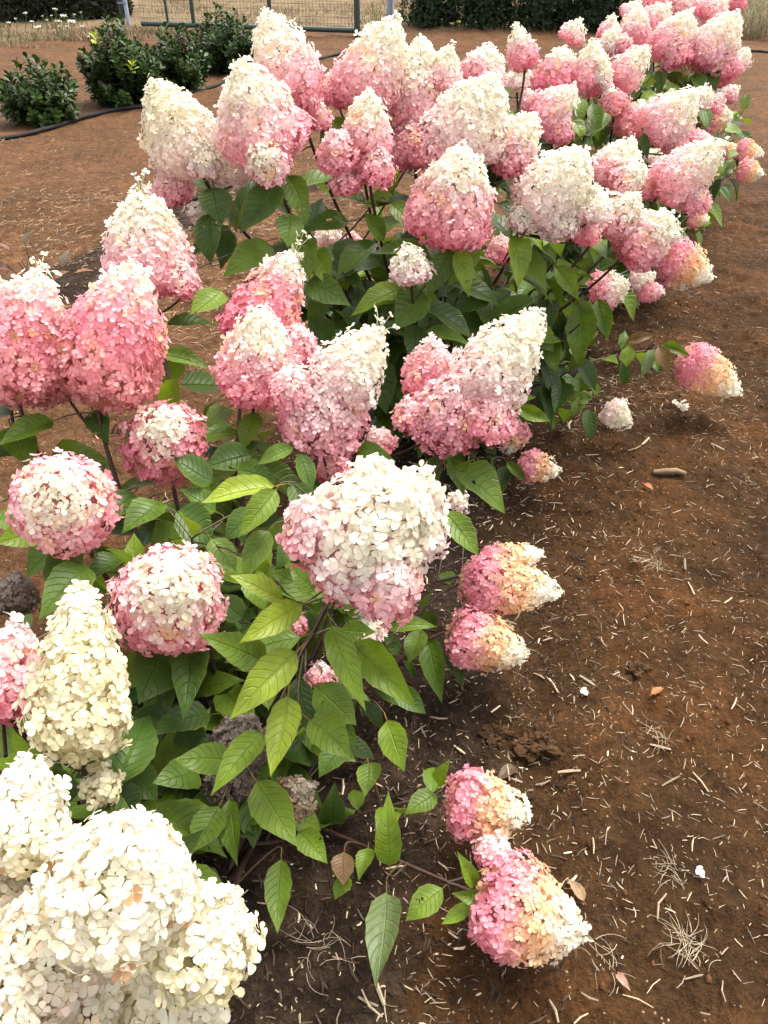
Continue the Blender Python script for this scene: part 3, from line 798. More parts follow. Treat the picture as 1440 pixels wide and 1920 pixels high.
# leaves that stand out: foot x, y, tip x, y, width in px, metres (foot, tip), shade  (0-3 greens, 4 mid, 5 yellow-green, 6 brown, 7 pale)
HERO = {
 'A': [
  (555, 1222, 428, 1352, 66, 1.05, 1.02, 5), (622, 1172, 667, 1340, 60, 1.03, 1.00, 4), (567, 1133, 447, 1207, 46, 1.04, 1.00, 5), (530, 1128, 428, 1078, 46, 1.06, 1.05, 5),
  (500, 1242, 370, 1190, 66, 1.12, 1.08, 3), (540, 1305, 530, 1462, 58, 1.08, 1.04, 5), (490, 1375, 402, 1498, 58, 1.12, 1.08, 4), (432, 1428, 325, 1405, 66, 1.18, 1.16, 3),
  (580, 1350, 664, 1420, 66, 1.12, 1.10, 4), (660, 1205, 787, 1327, 58, 1.10, 1.06, 4), (590, 1285, 670, 1360, 66, 1.15, 1.15, 3), (480, 1465, 557, 1588, 68, 1.18, 1.14, 4),
  (527, 1610, 520, 1752, 46, 1.26, 1.22, 3), (410, 1512, 366, 1602, 62, 1.25, 1.22, 3), (430, 1500, 462, 1618, 46, 1.26, 1.22, 3), (372, 1450, 288, 1480, 62, 1.24, 1.20, 2),
  (318, 1215, 250, 1318, 86, 1.25, 1.20, 1), (352, 1200, 372, 1352, 66, 1.24, 1.18, 1), (165, 1062, 72, 1165, 80, 1.28, 1.24, 2), (300, 1320, 275, 1420, 80, 1.30, 1.28, 0),
  (395, 1340, 265, 1362, 66, 1.28, 1.24, 1), (240, 1440, 300, 1500, 60, 1.28, 1.26, 1), (515, 912, 376, 948, 50, 1.22, 1.18, 5), (518, 918, 453, 1008, 50, 1.20, 1.17, 4),
  (505, 995, 440, 1085, 56, 1.22, 1.20, 3), (550, 838, 484, 874, 32, 1.38, 1.36, 3), (560, 850, 586, 928, 36, 1.38, 1.36, 2), (300, 665, 400, 694, 36, 1.55, 1.52, 3),
  (415, 545, 373, 602, 46, 1.70, 1.66, 4), (510, 462, 423, 528, 58, 1.85, 1.80, 3), (833, 958, 902, 1042, 48, 1.22, 1.20, 3), (973, 765, 1036, 788, 30, 1.66, 1.64, 3),
  (665, 855, 745, 850, 44, 1.42, 1.40, 2), (400, 905, 310, 870, 60, 1.40, 1.40, 1), (330, 960, 420, 1010, 70, 1.34, 1.32, 1), (300, 940, 250, 1010, 60, 1.40, 1.36, 2),
  (20, 800, 45, 880, 60, 1.52, 1.48, 3), (100, 790, -5, 840, 46, 1.50, 1.46, 3), (175, 770, 205, 835, 40, 1.52, 1.48, 1), (0, 960, 60, 1000, 50, 1.45, 1.42, 3),
  (70, 1000, -10, 1020, 50, 1.42, 1.38, 4), (395, 1010, 440, 1075, 46, 1.26, 1.24, 3), (660, 1010, 560, 960, 50, 1.30, 1.30, 1),
  (731, 1622, 720, 1482, 38, 1.36, 1.31, 4), (725, 1350, 762, 1447, 55, 1.38, 1.36, 4), (690, 1430, 702, 1492, 50, 1.42, 1.40, 3), (818, 1488, 760, 1530, 42, 1.42, 1.40, 3),
  (822, 1472, 843, 1423, 22, 1.42, 1.38, 4), (893, 1660, 848, 1603, 30, 1.36, 1.33, 4), (915, 1685, 846, 1675, 28, 1.35, 1.34, 3), (885, 1695, 828, 1736, 28, 1.36, 1.36, 4),
  (830, 1665, 760, 1728, 50, 1.37, 1.36, 4), (725, 1675, 730, 1856, 46, 1.36, 1.28, 7), (645, 1597, 640, 1662, 44, 1.37, 1.36, 6), (648, 1640, 640, 1690, 36, 1.38, 1.38, 4),
  (690, 1590, 685, 1652, 36, 1.40, 1.38, 4), (560, 1560, 615, 1620, 46, 1.32, 1.30, 4), (640, 1180, 700, 1200, 46, 1.18, 1.16, 3), (720, 1180, 820, 1170, 36, 1.5, 1.5, 3),
  (790, 1180, 770, 1245, 40, 1.55, 1.52, 3), (800, 1190, 830, 1320, 50, 1.62, 1.60, 2), (850, 1180, 870, 1290, 46, 1.66, 1.64, 1), (740, 1290, 800, 1340, 40, 1.5, 1.5, 1),
  (680, 1260, 760, 1300, 46, 1.4, 1.4, 3), (470, 1070, 500, 1150, 50, 1.2, 1.18, 3), (590, 1110, 540, 1060, 44, 1.15, 1.15, 3),
  (430, 765, 386, 806, 50, 1.55, 1.52, 3), (482, 775, 460, 850, 44, 1.52, 1.50, 3), (472, 852, 384, 882, 60, 1.46, 1.44, 1), (445, 880, 525, 905, 50, 1.42, 1.40, 2), (548, 905, 592, 985, 44, 1.36, 1.34, 1),
  (250, 925, 200, 985, 50, 1.44, 1.40, 1), (405, 960, 330, 930, 52, 1.38, 1.38, 2), (478, 955, 420, 1015, 46, 1.32, 1.30, 1), (560, 1010, 505, 1060, 46, 1.30, 1.28, 1), (225, 1040, 180, 1100, 50, 1.36, 1.32, 1),
  (455, 1160, 400, 1120, 50, 1.3, 1.3, 1), (255, 1340, 240, 1430, 60, 1.32, 1.30, 0), (330, 1370, 400, 1410, 60, 1.3, 1.28, 0), (620, 955, 560, 900, 50, 1.46, 1.46, 0), (640, 1400, 600, 1460, 46, 1.3, 1.28, 2),
  (800, 860, 830, 925, 44, 1.55, 1.5, 2), (845, 860, 870, 930, 36, 1.6, 1.58, 3), (890, 865, 905, 920, 26, 1.9, 1.88, 3),
 ],
 'B': [
  (520, 340, 470, 450, 60, 1.82, 1.78, 1), (540, 330, 585, 420, 46, 1.84, 1.80, 3), (545, 400, 540, 465, 46, 1.82, 1.78, 3), (400, 350, 410, 425, 56, 1.88, 1.84, 1),
  (395, 400, 400, 500, 52, 1.88, 1.84, 1), (590, 470, 636, 535, 44, 1.9, 1.86, 4), (655, 415, 555, 440, 46, 1.92, 1.88, 2), (575, 530, 660, 575, 56, 1.88, 1.84, 2),
  (730, 380, 800, 440, 40, 1.95, 1.92, 3), (720, 450, 680, 400, 40, 1.95, 1.92, 3), (790, 545, 740, 620, 60, 1.85, 1.80, 2), (760, 540, 660, 600, 50, 1.88, 1.84, 4),
  (850, 460, 800, 560, 40, 1.85, 1.82, 2), (860, 465, 880, 560, 40, 1.84, 1.82, 4), (900, 470, 840, 540, 40, 1.86, 1.84, 4), (960, 440, 985, 540, 44, 1.95, 1.92, 4),
  (920, 540, 850, 590, 50, 1.95, 1.92, 1), (1000, 560, 920, 610, 40, 2.0, 1.98, 2), (1040, 500, 1090, 560, 36, 2.1, 2.1, 4), (1070, 560, 1120, 620, 36, 2.3, 2.3, 3),
  (1120, 560, 1140, 640, 34, 2.5, 2.5, 2), (1030, 640, 1050, 700, 34, 2.2, 2.15, 2), (430, 430, 400, 500, 46, 1.95, 1.92, 0), (620, 640, 580, 590, 50, 1.95, 1.95, 1),
  (960, 620, 900, 660, 44, 2.05, 2.05, 1), (1000, 610, 1040, 660, 40, 2.15, 2.15, 3),
  (1175, 640, 1230, 628, 22, 2.6, 2.6, 6), (1180, 650, 1175, 690, 26, 2.55, 2.53, 4), (1225, 655, 1200, 708, 22, 2.62, 2.6, 7), (1235, 650, 1258, 700, 26, 2.6, 2.58, 6), (1240, 648, 1298, 660, 20, 2.62, 2.6, 3),
  (1110, 745, 1060, 755, 26, 2.45, 2.45, 3), (1095, 750, 1070, 785, 22, 2.45, 2.42, 3), (1120, 740, 1110, 712, 16, 2.45, 2.45, 4), (1085, 735, 1055, 705, 24, 2.4, 2.4, 2),
  (950, 865, 990, 905, 20, 2.2, 2.2, 3), (920, 870, 905, 915, 22, 2.15, 2.12, 4), (1180, 210, 1205, 160, 1, 2.9, 2.9, 3),
 ],
 'C': [(1318, 205, 1328, 245, 22, 3.0, 2.95, 2), (1205, 250, 1215, 300, 18, 2.8, 2.78, 1), (1190, 280, 1195, 300, 16, 2.8, 2.78, 1), (1092, 185, 1082, 240, 26, 2.8, 2.75, 3), (1110, 195, 1125, 250, 26, 2.8, 2.75, 2), (1075, 225, 1092, 265, 24, 2.75, 2.7, 4), (1135, 210, 1118, 262, 24, 2.8, 2.74, 2), (1098, 240, 1078, 268, 22, 2.72, 2.7, 4),
       (1352, 300, 1345, 340, 16, 4.1, 4.05, 4), (1375, 300, 1362, 322, 14, 4.2, 4.15, 4), (1372, 318, 1355, 330, 12, 4.2, 4.15, 3), (1380, 285, 1365, 300, 14, 4.2, 4.15, 4)],
 'D': [(1215, 138, 1185, 182, 22, 3.70, 3.62, 4), (1240, 128, 1246, 178, 24, 3.72, 3.66, 2), (1300, 140, 1322, 182, 24, 3.72, 3.66, 2), (1268, 158, 1248, 198, 24, 3.66, 3.6, 4), (1200, 165, 1172, 195, 20, 3.66, 3.62, 3),
       (1332, 132, 1345, 172, 24, 3.75, 3.7, 1), (1228, 172, 1200, 204, 22, 3.6, 3.55, 4), (1288, 168, 1312, 200, 24, 3.62, 3.58, 3), (1255, 185, 1280, 208, 22, 3.58, 3.55, 3), (1320, 160, 1300, 195, 22, 3.64, 3.6, 4),
       (1180, 185, 1160, 205, 20, 3.6, 3.58, 2), (1230, 145, 1205, 160, 18, 3.7, 3.66, 5)],
}
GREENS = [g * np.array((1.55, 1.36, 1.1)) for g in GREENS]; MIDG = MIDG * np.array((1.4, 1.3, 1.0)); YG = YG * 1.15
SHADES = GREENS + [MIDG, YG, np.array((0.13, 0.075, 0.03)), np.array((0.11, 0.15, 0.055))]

BUSHES = {
 'A': ('hydrangea bush with big cream blooms low down and grey dried heads among its leaves', 30),
 'B': ('tall hydrangea bush with white and pink cones and one bloom sprawling on the soil', 32),
 'C': ('hydrangea bush with pink cones behind the tall sprawling bush, second to last in the row', 16),
 'D': ('hydrangea bush at the far end of the row beside the dry grass bank', 18),
}
LABEL_FIX = {}


def build_bush(key):
    r = np.random.default_rng(ord(key))
    bx, by = BASES[key]
    org = np.array([bx, by, float(gz(bx, by))])
    bush = obj('hydrangea_bush', None, None, None, org)
    bush.empty_display_size = 0.1
    tag(bush, BUSHES[key][0], 'hydrangea', 'hydrangeas planted in a row')
    hds = [prepare_head(h) for h in HEADS[key]]
    built = [build_head(h, r) for h in hds]
    # the 300 florets that show largest become objects of their own
    sc = []
    for i, b in enumerate(built):
        x, y, d = project(b['P'])
        view = norm(EYE - b['P'])
        f = np.einsum('ij,ij->i', view, b['n'])
        s = b['s'] / d * np.clip(f, 0, 1)
        s[~(b['outer'] & (f > 0.3) & (x > 5) & (x < 1435) & (y > 5) & (y < 1915))] = 0
        sc.append(s)
    flat = np.concatenate(sc)
    lim = np.sort(flat)[-300] if len(flat) > 300 else 0
    mains = [i for i, h in enumerate(hds) if not h[4]]
    for i, b in enumerate(built):
        hd = hds[i]; base = hd[0]
        ho = obj('dried_flower_head' if hd[3] in 'GB' else 'flower_head', head_rachis(hd, r), STEM, bush, base)
        if hd[3] == 'G': ho['label'] = 'withered grey brown flower head'
        pick = (sc[i] >= lim) & (sc[i] > 0)
        rest = ~pick
        me = joined_florets(b['P'][rest], b['n'][rest], b['s'][rest], b['c'][rest], b['lod'], r, base, b['outer'][rest])
        fo = obj('florets', me, PETAL, ho, base); fo['kind'] = 'stuff'
        for k in np.nonzero(pick)[0]:
            n = b['n'][k]; u, v = frame(n); a = r.uniform(0, 6.28)
            u, v = u * math.cos(a) + v * math.sin(a), v * math.cos(a) - u * math.sin(a)
            obj('floret', FLORET_MESH[int(r.integers(10))], PETAL, ho, b['P'][k], np.stack([u, v, n], 1) * b['s'][k], b['c'][k])
    # stems
    nleaf = 0
    curves = []
    for i, hd in enumerate(hds):
        base, tip, Rr, pal, lobe, d, _ = hd
        ax = norm(tip - base)
        if lobe and mains:
            j = min(mains, key=lambda m: np.linalg.norm(hds[m][0] - base))
            p0 = hds[j][0] - norm(hds[j][1] - hds[j][0]) * 0.05
            if np.linalg.norm(p0 - base) > 0.4: p0 = org + np.array([r.normal(0, 0.06), r.normal(0, 0.06), 0])
            L = np.linalg.norm(base - p0)
            pts = hermite(p0, base, norm(base - p0) * L * 0.6, ax * L * 0.5, 6); rad = np.linspace(0.0028, 0.0022, 6)
        else:
            a = r.uniform(0, 6.28); q = 0.09 * math.sqrt(r.random())
            p0 = org + np.array([q * math.cos(a), q * math.sin(a), -0.02])
            L = np.linalg.norm(base - p0)
            low = base[2] < 0.3
            out = np.array([base[0] - p0[0], base[1] - p0[1], 0])
            m0 = ZUP * L * (0.35 if low else 0.75) + out * 0.7
            m1 = norm(ax * (0.8 if low else 0.45) + ZUP * (0.0 if low else 0.5) + norm(base - p0) * 0.5) * L * 0.6
            pts = hermite(p0, base, m0, m1, 16); rad = np.linspace(0.0058, 0.0034, 16)
            if low: rad = np.linspace(0.0046, 0.0026, 16)
            curves.append((pts, low, d))
        lo = gz(pts[:, 0], pts[:, 1]) + 0.012
        pts[1:, 2] = np.maximum(pts[1:, 2], lo[1:])
        V, F = tube(pts, rad, 7)
        tcol = np.repeat(np.linspace(0, 1, len(pts)), 7)[:, None]
        colr = (np.array((0.026, 0.013, 0.009)) * (1 - tcol) + np.array((0.040, 0.015, 0.010)) * tcol)
        obj('stem', new_mesh('stem', V - p0, F, colr), STEM, bush, p0)
    # flowerless shoots that fill the bush
    for k in range(BUSHES[key][1]):
        a = k * 2.4 + r.normal(0, 0.3); q = r.uniform(0.12, 0.45); hgt = r.uniform(0.22, 0.60)
        if key == 'A': q = r.uniform(0.1, 0.46); hgt = r.uniform(0.18, 0.52)
        p1 = org + np.array([q * math.cos(a), q * math.sin(a), hgt])
        qx, qy, _ = project(p1)
        if blocks_head(p1) or np.linalg.norm(p1 - EYE) < 1.15: continue
        if key == 'A' and ((qx > 600 and qy > 1250) or qy > 1500): continue
        p0 = org + np.array([0.05 * math.cos(a), 0.05 * math.sin(a), -0.02])
        pts = hermite(p0, p1, ZUP * hgt, norm(p1 - p0 + ZUP * 0.2) * hgt * 0.7, 12)
        V, F = tube(pts, np.linspace(0.005, 0.002, 12), 6)
        obj('stem', new_mesh('stem', V - p0, F, np.tile([[0.034, 0.016, 0.011]], (len(V), 1))), STEM, bush, p0)
        curves.append((pts, False, 0))
    # hero leaves
    dense = np.concatenate([np.stack([np.interp(np.linspace(0, 1, 60), np.linspace(0, 1, len(c[0])), c[0][:, m]) for m in range(3)], 1) for c in curves])
    for (x0, y0, x1, y1, w, d0, d1, sh) in HERO[key]:
        if w < 4: continue
        p0, p1 = at(x0, y0, d0), at(x1, y1, d1)
        for p in (p0, p1): p[2] = max(p[2], float(gz(p[0], p[1])) + 0.012)
        Lpx = math.hypot(x1 - x0, y1 - y0)
        wid = np.clip(w / Lpx / 0.46, 0.75, 1.7)
        nrm = norm(EYE - p0) * 0.6 + ZUP * 0.5 + r.normal(0, 0.18, 3)
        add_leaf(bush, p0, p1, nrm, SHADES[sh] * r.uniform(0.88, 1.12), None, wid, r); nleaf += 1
        foot = p0 - (p1 - p0) * 0.15                     # its leaf stalk runs on to the nearest stem
        k = int(np.argmin(np.linalg.norm(dense - foot, axis=1) + 0.6 * np.maximum(0, dense[:, 2] - foot[2] - 0.01)))
        if np.linalg.norm(dense[k] - foot) > 0.008:
            e = foot - dense[k]; L = np.linalg.norm(e)
            V, F = tube(hermite(dense[k], foot, e * 0.8 + ZUP * L * 0.25, (p1 - p0) / np.linalg.norm(p1 - p0) * L * 0.6, 6), np.linspace(0.0017, 0.0012, 6), 5)
            obj('twig', new_mesh('twig', V - dense[k], F, np.tile([[0.05, 0.035, 0.016]], (len(V), 1))), STEM, bush, dense[k])
    # leaf pairs along every stem
    cand = []
    for pts, low, d in curves:
        seg = np.linalg.norm(np.diff(pts, axis=0), axis=1); cum = np.concatenate([[0], np.cumsum(seg)]); L = cum[-1]
        s = max(0.10, L * 0.28); turn = r.uniform(0, 3.14)
        while s < L - 0.012:
            p = np.array([np.interp(s, cum, pts[:, k]) for k in range(3)])
            t = norm(np.array([np.interp(min(s + 0.02, L), cum, pts[:, k]) for k in range(3)]) - p)
            u, v = frame(t)
            for sg in (1, -1):
                e = sg * (math.cos(turn) * u + math.sin(turn) * v)
                ln = r.uniform(0.10, 0.165) * (0.66 if low else 1.0) * (0.85 if key == 'A' else 1.0)
                dirn = norm(e + ZUP * r.uniform(-0.95, 0.10) + t * 0.15)
                a0 = p + dirn * 0.16 * ln; a1 = a0 + dirn * ln
                a1[2] = max(a1[2], float(gz(a1[0], a1[1])) + 0.015)
                if a0[2] < 0.03: continue
                dv = np.linalg.norm((a0 + a1) / 2 - EYE)
                px, py, _ = project((a0 + a1) / 2)
                if key == 'A' and (dv < 1.12 or (py > 1560 and px > 400) or (px > 690 and py > 1130 and not low)): continue
                if blocks_head(a1) or blocks_head((a0 + a1) / 2): continue
                sh = GREENS[int(r.integers(4))] if r.random() < 0.82 else MIDG
                cand.append((ln / dv, a0, a1, ZUP + norm(EYE - p) * 0.25 + e * 0.15 + r.normal(0, 0.15, 3), sh * r.uniform(0.85, 1.15), r.uniform(0.95, 1.2)))
            turn += math.pi / 2; s += r.uniform(0.055, 0.085)
        if d == 0:                         # a shoot ends in a pair of young leaves
            p = pts[-1]; t = norm(pts[-1] - pts[-2]); u, v = frame(t)
            for sg in (1, -1):
                dirn = norm(t + sg * u * 0.7); ln = r.uniform(0.07, 0.10); a1 = p + dirn * ln * 1.1; dv = np.linalg.norm(p - EYE)
                if dv < 1.1 or blocks_head(a1) or a1[2] < 0.03: continue
                cand.append((ln / dv, p + dirn * 0.1 * ln, a1, ZUP + norm(EYE - p) * 0.4, MIDG * r.uniform(0.7, 1.1), 1.05))
    cand.sort(key=lambda q: -q[0])
    for q in cand[:296 - nleaf]:
        add_leaf(bush, q[1], q[2], q[3], q[4], None, q[5], r)
    if len(cand) > 296 - nleaf:
        V = []; F4 = []; cc = []; uvs = []; n0 = 0
        for q in cand[296 - nleaf:]:
            me = LEAVES[int(r.integers(len(LEAVES)))]
            nv = len(me.vertices); co = np.empty(nv * 3, np.float32); me.vertices.foreach_get('co', co); co = co.reshape(-1, 3)
            x = q[2] - q[1]; L = np.linalg.norm(x); x = x / L
            z = norm(q[3] - x * (q[3] @ x)); y = np.cross(z, x)
            V.append(q[1] + (co[:, 0:1] * x + co[:, 1:2] * y * q[5] + co[:, 2:3] * z) * L)
            li = np.empty(len(me.loops), np.int32); me.loops.foreach_get('vertex_index', li)
            F4.append(li.reshape(-1, 4) + n0)
            uv = np.empty(len(me.loops) * 2, np.float32); me.uv_layers[0].data.foreach_get('uv', uv)
            pu = np.zeros((nv, 2)); pu[li] = uv.reshape(-1, 2); uvs.append(pu)
            cc.append(np.tile(q[4], (nv, 1))); n0 += nv
        fo = obj('foliage', new_mesh('foliage', np.concatenate(V) - org, np.concatenate(F4), np.concatenate(cc), np.concatenate(uvs)), LEAF, bush, org)
        fo['kind'] = 'stuff'


for _k, _hs in HEADS.items():
    for h in _hs: HEAD_INFO.append((h[0], h[1], h[2], h[3], h[4], h[5]))
for _k in 'ABCD': build_bush(_k)

# ------------------------------------------------------------------ evergreen shrubs, hedge
def cards(P, D, N, ln, wd, lod=1):
    """leaves at P that point along D and face N"""
    T, F = TEMPL[lod]
    x = norm(D); z = norm(N - x * np.sum(N * x, -1, keepdims=True)); y = np.cross(z, x)
    ln = np.broadcast_to(ln, len(P)); wd = np.broadcast_to(wd, len(P))
    V = (P[:, None] + T[None, :, 0:1] * x[:, None] * ln[:, None, None] + T[None, :, 1:2] * y[:, None] * wd[:, None, None]
         + (T[None, :, 2:3] * 2.2 - 0.25 * T[None, :, 0:1] ** 2 * rng.uniform(-0.2, 1.0, (len(P), 1, 1))) * z[:, None] * wd[:, None, None])
    Fa = (F[None] + np.arange(len(P))[:, None, None] * len(T)).reshape(-1, 3)
    return V.reshape(-1, 3), Fa, len(T)


def laurel(px, py, wid, hgt, nsh, label, fresh=0, leaf=0.062, seed=0):
    r = np.random.default_rng(seed)
    o = on_ground(px, py); o[2] = float(gz(o[0], o[1])) - 0.01
    t = tag(obj('laurel_shrub', None, None, None, o), label, 'shrub', 'evergreen laurels beside the black pipe')
    br = Acc(); P = []; D = []; N = []; fr = []
    tips = []
    for k in range(nsh):
        a = k * 2.4 + r.normal(0, 0.2); q = math.sqrt((k + 0.5) / nsh)
        zz = hgt * (1 - 0.45 * q ** 2.2) * r.uniform(0.72, 1.06)
        tips.append(o + np.array([q * wid / 2 * math.cos(a), q * wid / 2 * math.sin(a), zz]))
    for k in range(int(nsh * 0.9)):                       # low side shoots
        a = k * 2.4 + 1 + r.normal(0, 0.3); q = r.uniform(0.75, 1.0)
        tips.append(o + np.array([q * wid / 2 * math.cos(a), q * wid / 2 * math.sin(a), hgt * r.uniform(0.12, 0.62)]))
    fresh_k = set()
    for fx, fy in FRESH.get(seed, ()):
        fresh_k.add(min(range(len(tips)), key=lambda m: math.hypot(project(tips[m])[0] - fx, project(tips[m])[1] - fy) + 60 * (tips[m][1] - o[1])))
    for k, tp in enumerate(tips):
        p0 = o + r.normal(0, 0.03, 3) * np.array([1, 1, 0])
        e = tp - p0; L = np.linalg.norm(e)
        pts = hermite(p0, tp, np.array([e[0], e[1], e[2] * 0.6]), np.array([e[0] * 0.35, e[1] * 0.35, max(e[2], 0.15) * 1.0]), 9)
        V, F = tube(pts, np.linspace(0.007, 0.002, 9), 5); br.add(V, F, (0.07, 0.05, 0.03))
        nl = int(50 * r.uniform(0.8, 1.2))
        for j in range(nl):
            u = 1 - 0.72 * (j / nl) ** 0.9
            p = np.array([np.interp(u, np.linspace(0, 1, 9), pts[:, m]) for m in range(3)])
            tg = norm(pts[-1] - pts[-3]); a, b = frame(tg); th = j * 2.4
            ee = math.cos(th) * a + math.sin(th) * b
            up = 1.1 if j < 5 else 0.45
            P.append(p); D.append(ee + tg * up + r.normal(0, 0.2, 3)); N.append(tg + ZUP * 0.6 - ee * 0.2 + r.normal(0, 0.25, 3))
            fr.append(1 if (k in fresh_k and j < 9) else 0)
    P = np.array(P); D = np.array(D); N = np.array(N); fr = np.array(fr)
    low = P[:, 2] < o[2] + 0.03
    P[low, 2] = o[2] + 0.03
    ln = leaf * r.uniform(0.7, 1.2, len(P))
    for nm, sel, base in (('crown', fr == 0, (0.024, 0.047, 0.0085)), ('new_shoot', fr == 1, (0.20, 0.28, 0.02))):
        if not sel.any(): continue
        V, F, pv = cards(P[sel], D[sel], N[sel], ln[sel], ln[sel] * 0.62)
        c = np.array(base) * r.uniform(0.6, 1.7, (sel.sum(), 1)) * np.array([1, 1, 1])
        c[:, 0] *= r.uniform(0.8, 1.4, sel.sum())
        oo = obj(nm, new_mesh(nm, V - o, F, np.repeat(c, pv, 0)), FOL, t, o)
        oo['kind'] = 'stuff'
    obj('branches', br.mesh('branches', o), STEM, t, o)['kind'] = 'stuff'
    return t


FRESH = {42: ((237, 120), (256, 120), (172, 42)), 41: ()}
laurel(86, 228, 0.62, 0.46, 34, 'small dark evergreen shrub standing apart with open upright shoots', seed=41)
laurel(236, 196, 0.66, 0.64, 56, 'big dark evergreen shrub with yellow green new shoots on its front', seed=42)
laurel(332, 166, 0.60, 0.54, 46, 'dark evergreen shrub crowded against the big one with yellow shoots', seed=43)
laurel(424, 134, 0.68, 0.58, 46, 'dark evergreen shrub standing closest to the wire gate', seed=44)


def hedge_shrub(p, wid, dep, hgt, label, name='hedge_shrub', cat='hedge', group=None, n=5200, leaf=0.045, col=(0.016, 0.030, 0.010), boxy=3.2, mess=0.05, seed=0):
    r = np.random.default_rng(seed)
    o = np.array([p[0], p[1], 0.0])
    t = tag(obj(name, None, None, None, o), label, cat, group)
    d = norm(r.normal(0, 1, (n, 3))); d[:, 2] = np.abs(d[:, 2]) * 1.0
    k = (np.abs(d[:, 0]) ** boxy + np.abs(d[:, 1]) ** boxy + np.abs(d[:, 2]) ** boxy) ** (-1 / boxy)
    q = d * k[:, None]
    lob = vnoise(q[:, 0] * 2.4 + 7 * seed, q[:, 2] * 3.2 + q[:, 1] * 2.1, seed) - 0.5
    rad = 1 + 0.30 * lob + r.normal(0, mess, n) - 0.16 * r.random(n) ** 2
    P = o + q * rad[:, None] * np.array([wid / 2, dep / 2, hgt]) ; P[:, 2] = np.maximum(P[:, 2], 0.04)
    nn = norm(q / np.array([wid, dep, hgt]))
    V, F, pv = cards(P, norm(nn * 0.6 + ZUP * 0.5 + r.normal(0, 0.5, (n, 3))), nn + r.normal(0, 0.45, (n, 3)), leaf * r.uniform(0.6, 1.3, n), leaf * 0.5, 2)
    c = np.array(col) * r.uniform(0.55, 1.7, (n, 1)); c[:, 0] *= r.uniform(0.8, 1.6, n)
    obj('crown', new_mesh('crown', V - o, F, np.repeat(c, pv, 0)), HEDGE, t, o)['kind'] = 'stuff'
    # branch wood inside: a bushy core and a short trunk
    br = Acc()
    for j in range(26):
        a = j * 2.4; z = hgt * r.uniform(0.25, 0.85); qq = r.uniform(0.2, 0.42)
        V, F = tube(hermite(o, o + np.array([qq * wid * math.cos(a), qq * dep * math.sin(a), z]), ZUP * z, ZUP * z * 0.6, 6), np.linspace(0.02, 0.006, 6), 5)
        br.add(V, F, (0.06, 0.045, 0.03))
    obj('trunk', br.mesh('trunk', o), STEM, t, o)
    core = n // 3
    d = norm(r.normal(0, 1, (core, 3))); d[:, 2] = np.abs(d[:, 2])
    P = o + d * np.array([wid / 2, dep / 2, hgt]) * r.uniform(0.45, 0.85, (core, 1)); P[:, 2] = np.maximum(P[:, 2], 0.05)
    V, F, pv = cards(P, r.normal(0, 1, (core, 3)), d + r.normal(0, 0.3, (core, 3)), leaf * 2.4, leaf * 1.5, 2)
    obj('inner_foliage', new_mesh('inner_foliage', V - o, F, np.tile([col], (len(V), 1))), HEDGE, t, o)['kind'] = 'stuff'
    return t


_hl = ['clipped dark hedge shrub beside the grey fence post', 'clipped dark hedge shrub with yellow weed flowers at its foot', 'clipped dark hedge shrub between two others, behind the pink cones',
       'clipped dark hedge shrub near the tallest hydrangea heads', 'clipped dark hedge shrub half hidden behind the far hydrangea']
for k, (hx, hy, hw) in enumerate(((818, 52, 0.92), (918, 56, 0.98), (1028, 60, 1.02), (1120, 62, 0.95), (1215, 64, 0.95))):
    g = on_ground(hx, hy)
    hedge_shrub(g + np.array([0, 0.45, 0]), hw, 0.9, 1.55, _hl[k], group='clipped hedge shrubs', seed=60 + k)
for k, (hx, hy, hw, hh, lb) in enumerate(((25, 40, 1.3, 1.4, 'loose dark wild bush behind the white wildflowers at the field corner'), (118, 38, 1.25, 1.3, 'loose dark wild bush standing behind the tallest white wildflowers'),
                                      (190, 34, 0.72, 1.0, 'low dark wild bush between the wildflowers and the pale boulder'))):
    g = on_ground(hx, hy)
    hedge_shrub(g + np.array([0, 0.4, 0]), hw, 0.9, hh, lb, 'wild_bush', 'bush', 'wild bushes at the field edge', n=3600, leaf=0.07, col=(0.020, 0.025, 0.011), boxy=2.2, mess=0.11, seed=80 + k)

# ------------------------------------------------------------------ gate, posts, boulder, pipes
G0, G1 = on_ground(262, 55), on_ground(670, 69)
gd = norm(G1 - G0); gl = np.linalg.norm(G1 - G0)
gate = tag(obj('wire_gate', None, None, None, G0), 'dark green tube gate with square wire mesh', 'gate')
GREEN = (0.016, 0.034, 0.028)


def gpart(name, a, b, rad, sides=8, parent=None, col=GREEN):
    V, F = tube(np.stack([a + (b - a) * t for t in (0, 0.5, 1)]), rad, sides)
    return obj(name, new_mesh(name, V - a, F, np.tile([col], (len(V), 1))), METAL, parent or gate, a)


HT = 1.35
for gx, rr in ((320, 0.018), (370, 0.027), (515, 0.030), (671, 0.042)):
    tt = np.interp(gx, (262, 670), (0, gl))
    a = G0 + gd * tt; a = a + ZUP * (0.0 if gx > 600 else 0.05)
    gpart('gate_post', a, a + ZUP * HT, rr, 10)
gpart('bottom_rail', G0 + ZUP * 0.075 + gd * 0.05, G1 + ZUP * 0.075, 0.034, 10)
gpart('top_rail', G0 + ZUP * HT + gd * 0.05, G1 + ZUP * HT, 0.030, 10)
acc = Acc()
for k in range(1, int(gl / 0.052)):
    a = G0 + gd * (k * 0.052) + ZUP * 0.075
    V, F = tube(np.stack([a, a + ZUP * (HT - 0.08)]), 0.0021, 3); acc.add(V, F, GREEN)
for k in range(1, int(HT / 0.075)):
    a = G0 + ZUP * (0.075 + k * 0.075) + np.array([0, -0.003, 0])
    V, F = tube(np.stack([a, a + gd * gl]), 0.0021, 3); acc.add(V, F, GREEN)
obj('wire_mesh', acc.mesh('wire_mesh', G0), METAL, gate, G0)
pg = on_ground(236, 47)
